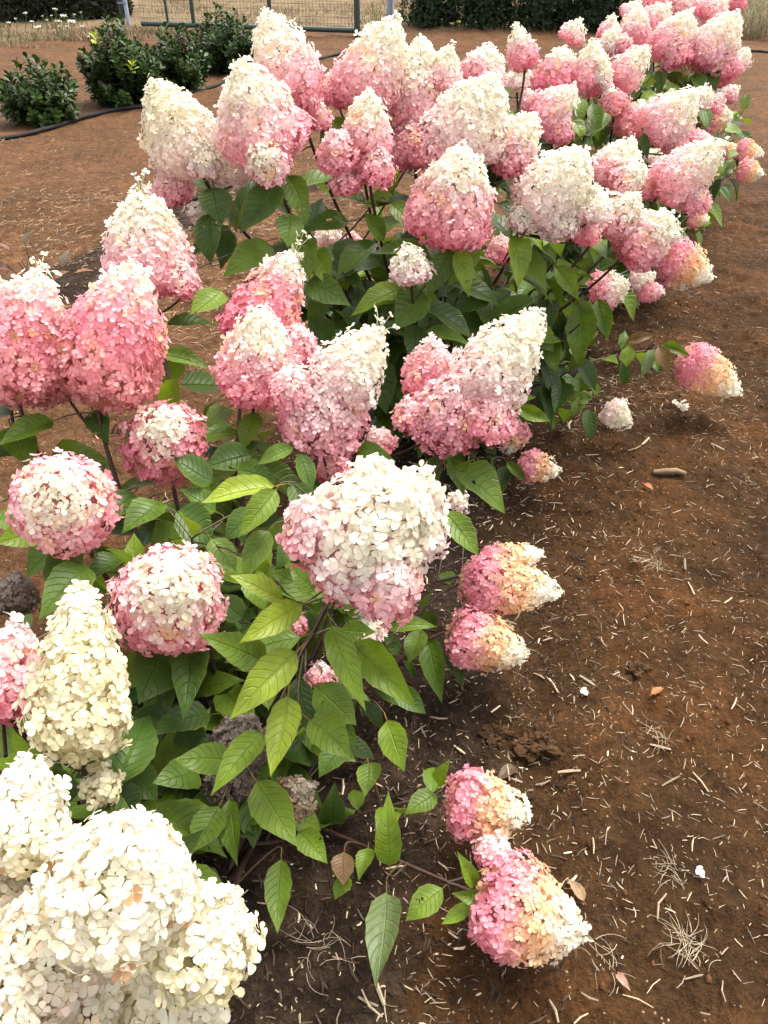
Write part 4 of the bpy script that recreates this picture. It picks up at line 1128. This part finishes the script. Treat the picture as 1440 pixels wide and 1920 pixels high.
post = tag(obj('fence_post', None, None, None, pg), 'grey metal post strapped to a dark pole beside the laurels', 'post')
gpart('pole', pg + np.array([0.045, 0, 0]), pg + np.array([0.045, 0, 1.5]), 0.034, 12, post, (0.30, 0.33, 0.40))
gpart('hinge_pole', pg + np.array([-0.035, -0.02, 0]), pg + np.array([-0.035, -0.02, 1.45]), 0.03, 10, post, (0.02, 0.03, 0.035))
for z in (0.28, 0.48):
    gpart('strap', pg + np.array([-0.002, -0.01, z]), pg + np.array([-0.002, -0.01, z + 0.03]), 0.078, 12, post, (0.13, 0.16, 0.19))
pg = on_ground(731, 38)
post = tag(obj('fence_post', None, None, None, pg), 'plain grey metal post between the gate and the hedge', 'post')
gpart('pole', pg, pg + ZUP * 1.5, 0.055, 14, post, (0.22, 0.24, 0.34))
gpart('cap', pg + ZUP * 1.5, pg + ZUP * 1.53, 0.062, 14, post, (0.15, 0.16, 0.2))


def blob(p, rx, ry, rz, r, rough=0.2, nu=14, nv=9):
    u, v = np.meshgrid(np.linspace(0, 2 * math.pi, nu, endpoint=False), np.linspace(0.02, math.pi - 0.02, nv), indexing='ij')
    d = np.stack([np.cos(u) * np.sin(v), np.sin(u) * np.sin(v), np.cos(v)], -1)
    ph = r.uniform(0, 6, 6)
    k = 1 + rough * (np.sin(2.1 * d[..., 0] * 2 + ph[0]) * np.cos(3 * d[..., 1] + ph[1]) + 0.6 * np.sin(5 * d[..., 2] + 4 * d[..., 0] + ph[2]) + 0.4 * np.sin(9 * d[..., 1] + ph[3]))
    V = (d * k[..., None] * np.array([rx, ry, rz])).reshape(-1, 3) + p
    i, j = np.meshgrid(np.arange(nu), np.arange(nv - 1), indexing='ij'); i = i.ravel(); j = j.ravel(); i2 = (i + 1) % nu
    return V, np.stack([i * nv + j, i * nv + j + 1, i2 * nv + j + 1, i2 * nv + j], 1)


g = on_ground(218, 24)
V, F = blob(np.zeros(3), 0.24, 0.2, 0.14, rng, 0.2, 26, 16)
tag(obj('boulder', new_mesh('boulder', V, F, np.tile([[0.17, 0.15, 0.125]], (len(V), 1))), CLOD, None, g + ZUP * 0.08), 'pale boulder lying behind the grey strapped post', 'boulder')


def smooth_path(pp, n=90):
    pp = np.asarray(pp); t = np.concatenate([[0], np.cumsum(np.linalg.norm(np.diff(pp, axis=0), axis=1))])
    m = np.gradient(pp, t, axis=0); q = np.linspace(0, t[-1], n); out = []
    for x in q:
        k = min(np.searchsorted(t, x, 'right') - 1, len(t) - 2); h = t[k + 1] - t[k]; s = (x - t[k]) / h
        out.append((2 * s**3 - 3 * s**2 + 1) * pp[k] + (s**3 - 2 * s**2 + s) * h * m[k] + (-2 * s**3 + 3 * s**2) * pp[k + 1] + (s**3 - s**2) * h * m[k + 1])
    return np.array(out)


def pipe(pxs, rad, label):
    pts = smooth_path([on_ground(x, y) for x, y in pxs])
    pts[:, 2] = gz(pts[:, 0], pts[:, 1]) * np.clip(1.3 - np.hypot(pts[:, 0], pts[:, 1]) / 25, 0, 1) + rad * 0.9
    pts[:, 2] = np.convolve(np.pad(pts[:, 2], 2, 'edge'), np.ones(5) / 5, 'valid')
    V, F = tube(pts, rad, 10)
    o = pts[0]
    return tag(obj('irrigation_pipe', new_mesh('irrigation_pipe', V - o, F, np.tile([[0.014, 0.012, 0.011]], (len(V), 1))), RUBBER, None, o), label, 'pipe')


pipe([(-120, 305), (0, 272), (70, 252), (140, 232), (200, 213), (265, 205), (320, 190), (372, 170), (430, 152), (520, 130), (640, 100)], 0.016, 'black irrigation pipe running along the laurel shrubs')
pipe([(1300, 96), (1390, 97), (1440, 100), (1540, 108)], 0.018, 'black pipe at the foot of the dry grass bank')

# ------------------------------------------------------------------ grasses and wildflowers
def blades(name, P, ln, wd, cols, r, lean=0.5):
    n = len(P)
    a = r.uniform(0, 6.28, n); e = np.stack([np.cos(a), np.sin(a), np.zeros(n)], 1); sd = np.stack([-np.sin(a), np.cos(a), np.zeros(n)], 1)
    le = r.uniform(0.1, 1.0, (n, 1)) * lean; ln = ln[:, None]
    b0 = P - sd * wd; b1 = P + sd * wd; m = P + ZUP * ln * 0.55 + e * ln * le * 0.4
    m0 = m - sd * wd * 0.7; m1 = m + sd * wd * 0.7; tp = P + ZUP * ln * (1 - 0.3 * le) + e * ln * le
    V = np.stack([b0, b1, m0, m1, tp], 1).reshape(-1, 3)
    k = (np.arange(n) * 5)[:, None]
    F4 = k + np.array([[0, 1, 3, 2]]); F3 = k + np.array([[2, 3, 4]])
    return new_mesh(name, V, [F4, F3], np.repeat(cols, 5, 0))


def scatter(n, x0, x1, y0, y1, r):
    P = np.stack([r.uniform(x0, x1, n), r.uniform(y0, y1, n), np.zeros(n)], 1)
    P[:, 2] = gz(P[:, 0], P[:, 1]) * np.clip(1.3 - np.hypot(P[:, 0], P[:, 1]) / 25, 0, 1) - 0.005
    return P


r_ = np.random.default_rng(5)
TAN = np.array((0.185, 0.135, 0.078))
P = scatter(42000, -9, 13, 13.2, 24, r_)
P = P[(P[:, 1] > 13.6 - 0.12 * P[:, 0]) & (vnoise(P[:, 0] * 1.2, P[:, 1] * 0.9, 21) > 0.42 + 0.2 * r_.random(len(P)))]
cc = TAN * r_.uniform(0.6, 1.3, (len(P), 1)); gq = vnoise(P[:, 0] * 0.9, P[:, 1] * 0.9, 22) > 0.66; cc[gq] *= (0.55, 0.8, 0.5)
tag(obj('field_grass', blades('field_grass', P, r_.uniform(0.04, 0.13, len(P)), 0.005, cc, r_, 1.2), GRASS), 'dry tan grass covering the field behind the gate', 'grass', kind='stuff')
P = scatter(14000, -8.5, -3.0, 11.6, 14.2, r_)
P = P[(P[:, 0] < -3.2 - 0.2 * (14 - P[:, 1]) * 0.7 + 0.8 * r_.random(len(P))) & (vnoise(P[:, 0] * 2, P[:, 1] * 2, 23) > 0.42 + 0.3 * r_.random(len(P)))]
cc = TAN * r_.uniform(0.6, 1.25, (len(P), 1)); gq = vnoise(P[:, 0] * 2.2, P[:, 1] * 2.2, 24) > 0.7; cc[gq] *= (0.5, 0.8, 0.5)
tag(obj('verge_grass', blades('verge_grass', P, r_.uniform(0.03, 0.11, len(P)), 0.006, cc, r_, 1.2), GRASS), 'dry grass with green weeds around the white wildflowers', 'grass', kind='stuff')
gb = on_ground(1425, 70)
P = scatter(9000, gb[0] - 0.55, gb[0] + 3.5, gb[1] - 1.2, gb[1] + 3.5, r_)
P = P[(P[:, 1] - gb[1] > -0.6 * (P[:, 0] - gb[0]) - 0.2)]
cc = np.array((0.24, 0.19, 0.11)) * r_.uniform(0.5, 1.25, (len(P), 1)); gq = r_.random(len(P)) < 0.22 * (P[:, 1] > gb[1] + 0.4) + 0.02; cc[gq] *= (0.35, 0.65, 0.35)
tag(obj('bank_grass', blades('bank_grass', P, r_.uniform(0.15, 0.5, len(P)), 0.006, cc, r_, 1.3), GRASS), 'long straw coloured grass on the bank behind the far hydrangea', 'grass', kind='stuff')

WF_GREEN = (0.10, 0.13, 0.05)


def wildflower(tx, ty, gy, size, label, group, col=(0.80, 0.79, 0.70)):
    g = on_ground(tx + rng.normal(0, 3), gy); d = np.linalg.norm(g - EYE); top = at(tx, ty, d)
    t = tag(obj('wildflower', None, None, None, g), label, 'wildflower', group)
    V, F = tube(hermite(g, top, ZUP * 0.3, ZUP * 0.3, 6), 0.004, 4)
    obj('stem', new_mesh('stem', V - g, F, np.tile([WF_GREEN], (len(V), 1))), GRASS, t, g)
    n = 46; a = np.arange(n) * 2.4; q = np.sqrt((np.arange(n) + 0.5) / n) * size
    P = top + np.stack([q * np.cos(a), q * np.sin(a), 0.02 - q ** 2 * 1.5 + rng.normal(0, 0.004, n)], 1)
    V, F, pv = cards(P, rng.normal(0, 1, (n, 3)), np.tile(ZUP, (n, 1)) + rng.normal(0, 0.3, (n, 3)), size * 0.35, size * 0.3, 2)
    acc = Acc(); acc.add(V, F, col)
    for k in range(0, n, 4):
        Vt, Ft = tube(np.stack([top - ZUP * 0.03, P[k]]), 0.002, 3); acc.add(Vt, Ft, WF_GREEN)
    obj('umbel', acc.mesh('umbel', top), GRASS, t, top)


for tx, ty, gy, sz in ((104, 20, 62, .035), (48, 27, 64, .03), (120, 32, 66, .045), (134, 42, 70, .055), (60, 43, 70, .03), (71, 53, 74, .05), (17, 45, 66, .03), (155, 52, 76, .025), (110, 42, 72, .04),
                       (152, 26, 60, .018), (97, 32, 64, .015), (88, 40, 68, .02), (126, 52, 74, .025), (30, 38, 66, .02), (140, 30, 62, .02), (80, 33, 64, .015), (166, 72, 84, .02), (112, 52, 74, .02)):
    wildflower(tx, ty, gy, sz, ('large' if sz > 0.034 else 'small') + ' white flat topped wildflower in the dry verge before the wild bushes', 'white wildflowers in the verge')
for tx, ty, gy in ((848, 47, 60), (860, 43, 60)):
    wildflower(tx, ty, gy, 0.03, 'small yellow weed flower at the foot of the hedge', 'yellow weeds at the hedge', (0.75, 0.62, 0.05))

# ------------------------------------------------------------------ soil litter
def sticks(P, ln, wd, cols, r, lift=0.25):
    """thin bent three-sided splinters lying on the soil"""
    n = len(P); a = r.uniform(0, 6.28, n)
    e = np.stack([np.cos(a), np.sin(a), r.normal(0, lift, n)], 1); e = norm(e)
    sd = norm(np.cross(ZUP, e)); up = np.cross(e, sd)
    bend = (r.normal(0, 0.055, n) * ln)[:, None]
    ctr = [P - e * ln[:, None] / 2, P + sd * bend + up * np.abs(bend) * 0.4, P + e * ln[:, None] / 2]
    V = []
    for k, c in enumerate(ctr):
        w = wd[:, None] * (0.7 if k != 1 else 1.0)
        V += [c - sd * w, c + sd * w, c + up * w * 0.9]
    V = np.stack(V, 1).reshape(-1, 3)
    f = []
    for k in (0, 3):
        for i in range(3):
            j = (i + 1) % 3; f.append((k + i, k + j, k + 3 + j, k + 3 + i))
    F = (np.array(f)[None] + (np.arange(n) * 9)[:, None, None]).reshape(-1, 4)
    F3 = (np.array([(0, 2, 1), (6, 7, 8)])[None] + (np.arange(n) * 9)[:, None, None]).reshape(-1, 3)
    return V, [F, F3], np.repeat(cols, 9, 0)


def litter(name, P, l0, l1, w0, w1, cols, label, cat, mat=WOOD):
    r = r_
    ln = l0 + (l1 - l0) * r.random(len(P)) ** 2.2; wd = r.uniform(w0, w1, len(P)) * (0.6 + 0.4 * ln / l1)
    P = P.copy(); P[:, 2] += 0.007
    V, F, c = sticks(P, ln, wd, cols, r)
    tag(obj(name, new_mesh(name, V, F, c, smooth=False), mat), label, cat, kind='stuff')


PALE = np.array((0.36, 0.28, 0.19))
P = np.concatenate([scatter(11000, 0.0, 2.3, 0.3, 2.6, r_), scatter(7000, 0.2, 3.4, 2.0, 5.5, r_)])
P = P[vnoise(P[:, 0] * 2.5, P[:, 1] * 2.5, 31) > 0.25 + 0.35 * r_.random(len(P))]
litter('straw_litter', P, 0.003, 0.030, 0.0004, 0.0012, PALE * r_.uniform(0.45, 1.35, (len(P), 1)), 'pale straw and wood slivers strewn over the brown path soil', 'straw')
P = np.concatenate([scatter(13000, -2.6, 0.3, 1.4, 5.0, r_), scatter(5000, -4.5, -0.5, 4, 8, r_)])
P = P[(row_dist(P[:, 0], P[:, 1]) > 0.3) & (vnoise(P[:, 0] * 2, P[:, 1] * 2, 32) > 0.2 + 0.45 * r_.random(len(P)))]
litter('chaff_litter', P, 0.006, 0.055, 0.0008, 0.0026, np.array((0.30, 0.20, 0.12)) * r_.uniform(0.5, 1.3, (len(P), 1)), 'dry chaff strewn over the reddish soil by the laurels', 'chaff')
P = np.concatenate([scatter(48000, -1.2, 2.0, 0.2, 3.6, r_), scatter(9000, -2.2, 0.2, 3.4, 6.0, r_)])
P = P[((row_dist(P[:, 0], P[:, 1]) < np.clip(0.70 - 0.06 * P[:, 1], 0.3, 0.66) * (0.5 + 0.65 * r_.random(len(P)))) & (P[:, 1] < 3.6)) | ((P[:, 1] > 3.4) & (np.abs(P[:, 0] + 1.3 - 0.45 * (P[:, 1] - 3.7)) < 0.3))]
pc = np.where(r_.random((len(P), 1)) < 0.16, PALE * 0.85, np.array((0.042, 0.027, 0.018))) * r_.uniform(0.35, 2.0, (len(P), 1))
litter('mulch_litter', P, 0.005, 0.034, 0.0007, 0.0026, pc, 'dark shredded bark mulch under the hydrangea row', 'mulch')
# crumbs of soil
P = np.concatenate([scatter(9000, -0.2, 2.2, 0.3, 2.8, r_), scatter(6000, -2.6, 3.2, 1.6, 5.5, r_)])
P = P[row_dist(P[:, 0], P[:, 1]) > 0.45]
T_, F_ = blob(np.zeros(3), 1, 1, 0.55, r_, 0.42, 5, 4)
sz = 0.0012 + 0.0075 * r_.random(len(P)) ** 6
V = (T_[None] * sz[:, None, None] * r_.uniform(0.7, 1.3, (len(P), 1, 3)) + P[:, None] + ZUP * 0.004).reshape(-1, 3)
F = (F_[None] + (np.arange(len(P)) * len(T_))[:, None, None]).reshape(-1, 4)
dryk = np.clip((np.interp(P[:, 1], ROW[:, 1], ROW[:, 0]) - P[:, 0] - 0.2), 0, 1)[:, None]
cc = (np.array((0.062, 0.028, 0.011)) * (1 - dryk) + np.array((0.125, 0.062, 0.035)) * dryk) * r_.uniform(0.5, 1.5, (len(P), 1))
tag(obj('soil_crumbs', new_mesh('soil_crumbs', V, F, np.repeat(cc, len(T_), 0)), CLOD), 'crumbs of brown earth on the bare path', 'earth crumbs', kind='stuff')

# single splinters that can be picked out
CHIP = []
for k in range(8):
    r2 = np.random.default_rng(500 + k)
    V, F, c = sticks(np.zeros((1, 3)), np.array([1.0]), np.array([r2.uniform(0.022, 0.07)]), np.ones((1, 3)), r2, 0.02)
    me = new_mesh('wood_splinter', V, F, c, smooth=False); me.materials.append(WOOD); CHIP.append(me)
for k in range(150):
    x, y = rng.uniform(640, 1435), rng.uniform(930, 1910)
    if k > 110: x, y = rng.uniform(980, 1435), rng.uniform(560, 930)
    p = on_ground(x, y)
    if row_dist(p[0], p[1]) < 0.25: continue
    p[2] = float(gz(p[0], p[1])) + 0.007
    L = (0.014 + 0.036 * rng.random() ** 1.6) * (1.25 if k > 110 else 1); a = rng.uniform(0, 6.28)
    M = np.array([[math.cos(a), -math.sin(a), 0], [math.sin(a), math.cos(a), 0], [0, 0, 1.0]]) * L
    _t = rng.uniform(0.45, 1.2)
    _lb = ('long ' if L > 0.034 else 'short ' if L < 0.02 else 'middling ') + ('pale bleached' if _t > 0.85 else 'dull brown') + ' wood splinter lying on the ' + ('dark mulch' if row_dist(p[0], p[1]) < 0.5 else 'brown path soil')
    tag(obj('wood_splinter', CHIP[k % 8], WOOD, None, p, M, PALE * _t), _lb, 'splinter', 'wood splinters on the path')


def single(name, x, y, V, F, col, label, cat, mat, lift=0.005, smooth=True):
    p = on_ground(x, y); p[2] = float(gz(p[0], p[1])) + lift
    return tag(obj(name, new_mesh(name, V, F, np.array([col]) * rng.uniform(0.7, 1.25, (len(V), 1)), smooth=smooth), mat, None, p), label, cat)


V, F = tube(np.array([(-0.045, 0.004, 0.0), (-0.02, -0.002, 0.006), (0.02, 0.001, 0.006), (0.047, -0.003, 0.0)]), [0.007, 0.010, 0.010, 0.006], 8)
single('broken_stick', 1255, 887, V, F, (0.17, 0.11, 0.065), 'short thick broken stick lying alone on the path', 'stick', WOOD, 0.008)
for (x, y, s, lb) in ((1198, 1238, 0.024, 'small dark lump of earth alone in the middle of the path'), (1010, 1392, 0.038, 'large crumbly clod of dark earth on the path'), (930, 1365, 0.034, 'crumbly clod of earth beside the mulch edge'),
                      (1210, 352, 0.03, 'lump of earth near the low orange tipped heads')):
    V, F = blob(np.zeros(3), s, s * 0.75, s * 0.42, rng, 0.20, 44, 24)
    V = V * (1 + 0.5 * (vnoise(V[:, 0] * 110 + V[:, 2] * 90, V[:, 1] * 110, 77) - 0.5) + 0.5 * (vnoise(V[:, 0] * 260, V[:, 1] * 260 + V[:, 2] * 200, 78) - 0.5))[:, None]
    V = V + rng.normal(0, 0.0011, V.shape)
    single('earth_clod', x, y, V, F, (0.050, 0.026, 0.012), lb, 'clod', CLOD, -0.002, False)


def dry_leaf(x, y, size, col, label, seed):
    p = on_ground(x, y); p[2] = float(gz(p[0], p[1])) + 0.012
    a = np.random.default_rng(seed).uniform(0, 6.28); X = np.array([math.cos(a), math.sin(a), 0.12])
    M = np.stack([X, np.cross(ZUP, X), ZUP], 1) * size
    tag(obj('fallen_leaf', LEAVES[seed % 14], LEAF, None, p, M, col), label, 'leaf')


dry_leaf(1223, 1297, 0.035, (0.42, 0.14, 0.05), 'small orange brown fallen leaf on the open path', 3)
dry_leaf(1207, 909, 0.04, (0.40, 0.13, 0.05), 'orange brown fallen leaf near the broken stick', 5)
dry_leaf(967, 1432, 0.055, (0.08, 0.05, 0.03), 'dark curled dead leaf beside the crumbly clods', 7)
dry_leaf(1095, 1690, 0.042, (0.28, 0.18, 0.10), 'tan curled dead leaf touching the largest fallen bloom', 8)
dry_leaf(1155, 1825, 0.03, (0.34, 0.20, 0.15), 'pinkish brown fallen leaf below the largest fallen bloom', 9)
for i, (x, y, n, lb) in enumerate(((1275, 767, 7, 'little heap of white petals lying on the path'), (1312, 1638, 1, 'single pale floret fallen on the path'), (1096, 1298, 1, 'single lilac white floret fallen near the mulch'))):
    p = on_ground(x, y); p[2] = float(gz(p[0], p[1])) + 0.008
    o_ = tag(obj('fallen_petals' if n > 1 else 'fallen_floret', None, None, None, p), lb, 'petals' if n > 1 else 'floret')
    for k in range(n):
        q = p + np.append(rng.normal(0, 0.012, 2), 0.003 * k) * (n > 1)
        nn = norm(ZUP + rng.normal(0, 0.35, 3)); u, v = frame(nn)
        obj('petals', FLORET_MESH[k], PETAL, o_, q, np.stack([u, v, nn], 1) * (0.012 if n > 1 else 0.010), (0.8, 0.76, 0.66) if n > 1 else (0.68, 0.64, 0.66))


def dry_tuft(x, y, rad, n, label, col=(0.30, 0.235, 0.16)):
    p = on_ground(x, y); p[2] = float(gz(p[0], p[1]))
    acc = Acc()
    for k in range(n):
        a = rng.uniform(0, 6.28); ln = rad * rng.uniform(0.3, 0.95); q = p + np.append(rng.normal(0, rad * 0.25, 2), 0.006)
        e = np.array([math.cos(a), math.sin(a), 0]); s = np.array([-math.sin(a), math.cos(a), 0]) * rng.normal(0, 0.55)
        pts = hermite(q, q + e * ln, (e + s + ZUP * rng.uniform(0, 0.5)) * ln, (e - s - ZUP * 0.15) * ln, 6)
        pts[:, 2] = np.maximum(pts[:, 2], gz(pts[:, 0], pts[:, 1]) + 0.003)
        V, F = tube(pts, np.linspace(0.0006, 0.00025, 6), 4); acc.add(V, F, np.array(col) * rng.uniform(0.6, 1.25))
    tag(obj('dry_grass_tuft', acc.mesh('dry_grass_tuft', p), WOOD, None, p), label, 'tuft', 'dry grass tufts on the path')


dry_tuft(1285, 1765, 0.055, 46, 'thick pale tuft of dead grass on the open path')
dry_tuft(1255, 1620, 0.05, 22, 'loose tuft of dead grass with broad straw pieces above the thick one')
dry_tuft(590, 1775, 0.06, 22, 'wispy tuft of dry roots on dark mulch by the cream blooms')
dry_tuft(1130, 1800, 0.06, 14, 'thin dry rootlets spread below the largest fallen bloom')
dry_tuft(1230, 1060, 0.06, 20, 'flattened dry grass wisps on the upper path')
dry_tuft(1240, 1370, 0.05, 22, 'small dry grass wisp between clod and thick tuft')

# withered plant on the soil behind the left blooms
wp = on_ground(70, 540); wp[2] = float(gz(wp[0], wp[1]))
pl = tag(obj('withered_plant', None, None, None, wp), 'withered low plant with dull purple brown leaves on the left soil', 'plant')
dd = np.linalg.norm(wp - EYE)
for k, (x, y, a) in enumerate(((18, 470, 150), (48, 462, 60), (42, 490, 200), (75, 500, 120), (118, 502, 75), (140, 512, 20), (22, 505, 190), (8, 525, 170), (100, 530, 45), (60, 525, 95), (-15, 480, 160))):
    f = at(x, y, dd * 0.97); f[2] = max(f[2], 0.06)
    V, F = tube(hermite(wp, f, ZUP * 0.12, (f - wp) * 0.7, 7), np.linspace(0.003, 0.0015, 7), 5)
    obj('stem', new_mesh('stem', V - wp, F, np.tile([[0.10, 0.05, 0.035]], (len(V), 1))), STEM, pl, wp)
    e = RIGHT * math.cos(R(a)) + UP * math.sin(R(a)) * 0.8 + rng.normal(0, 0.1, 3)
    add_leaf(pl, f, f + norm(e) * 0.085, ZUP + rng.normal(0, 0.3, 3), np.array(((0.13, 0.065, 0.05), (0.11, 0.085, 0.06), (0.20, 0.09, 0.04))[k % 3]), None, 1.0)
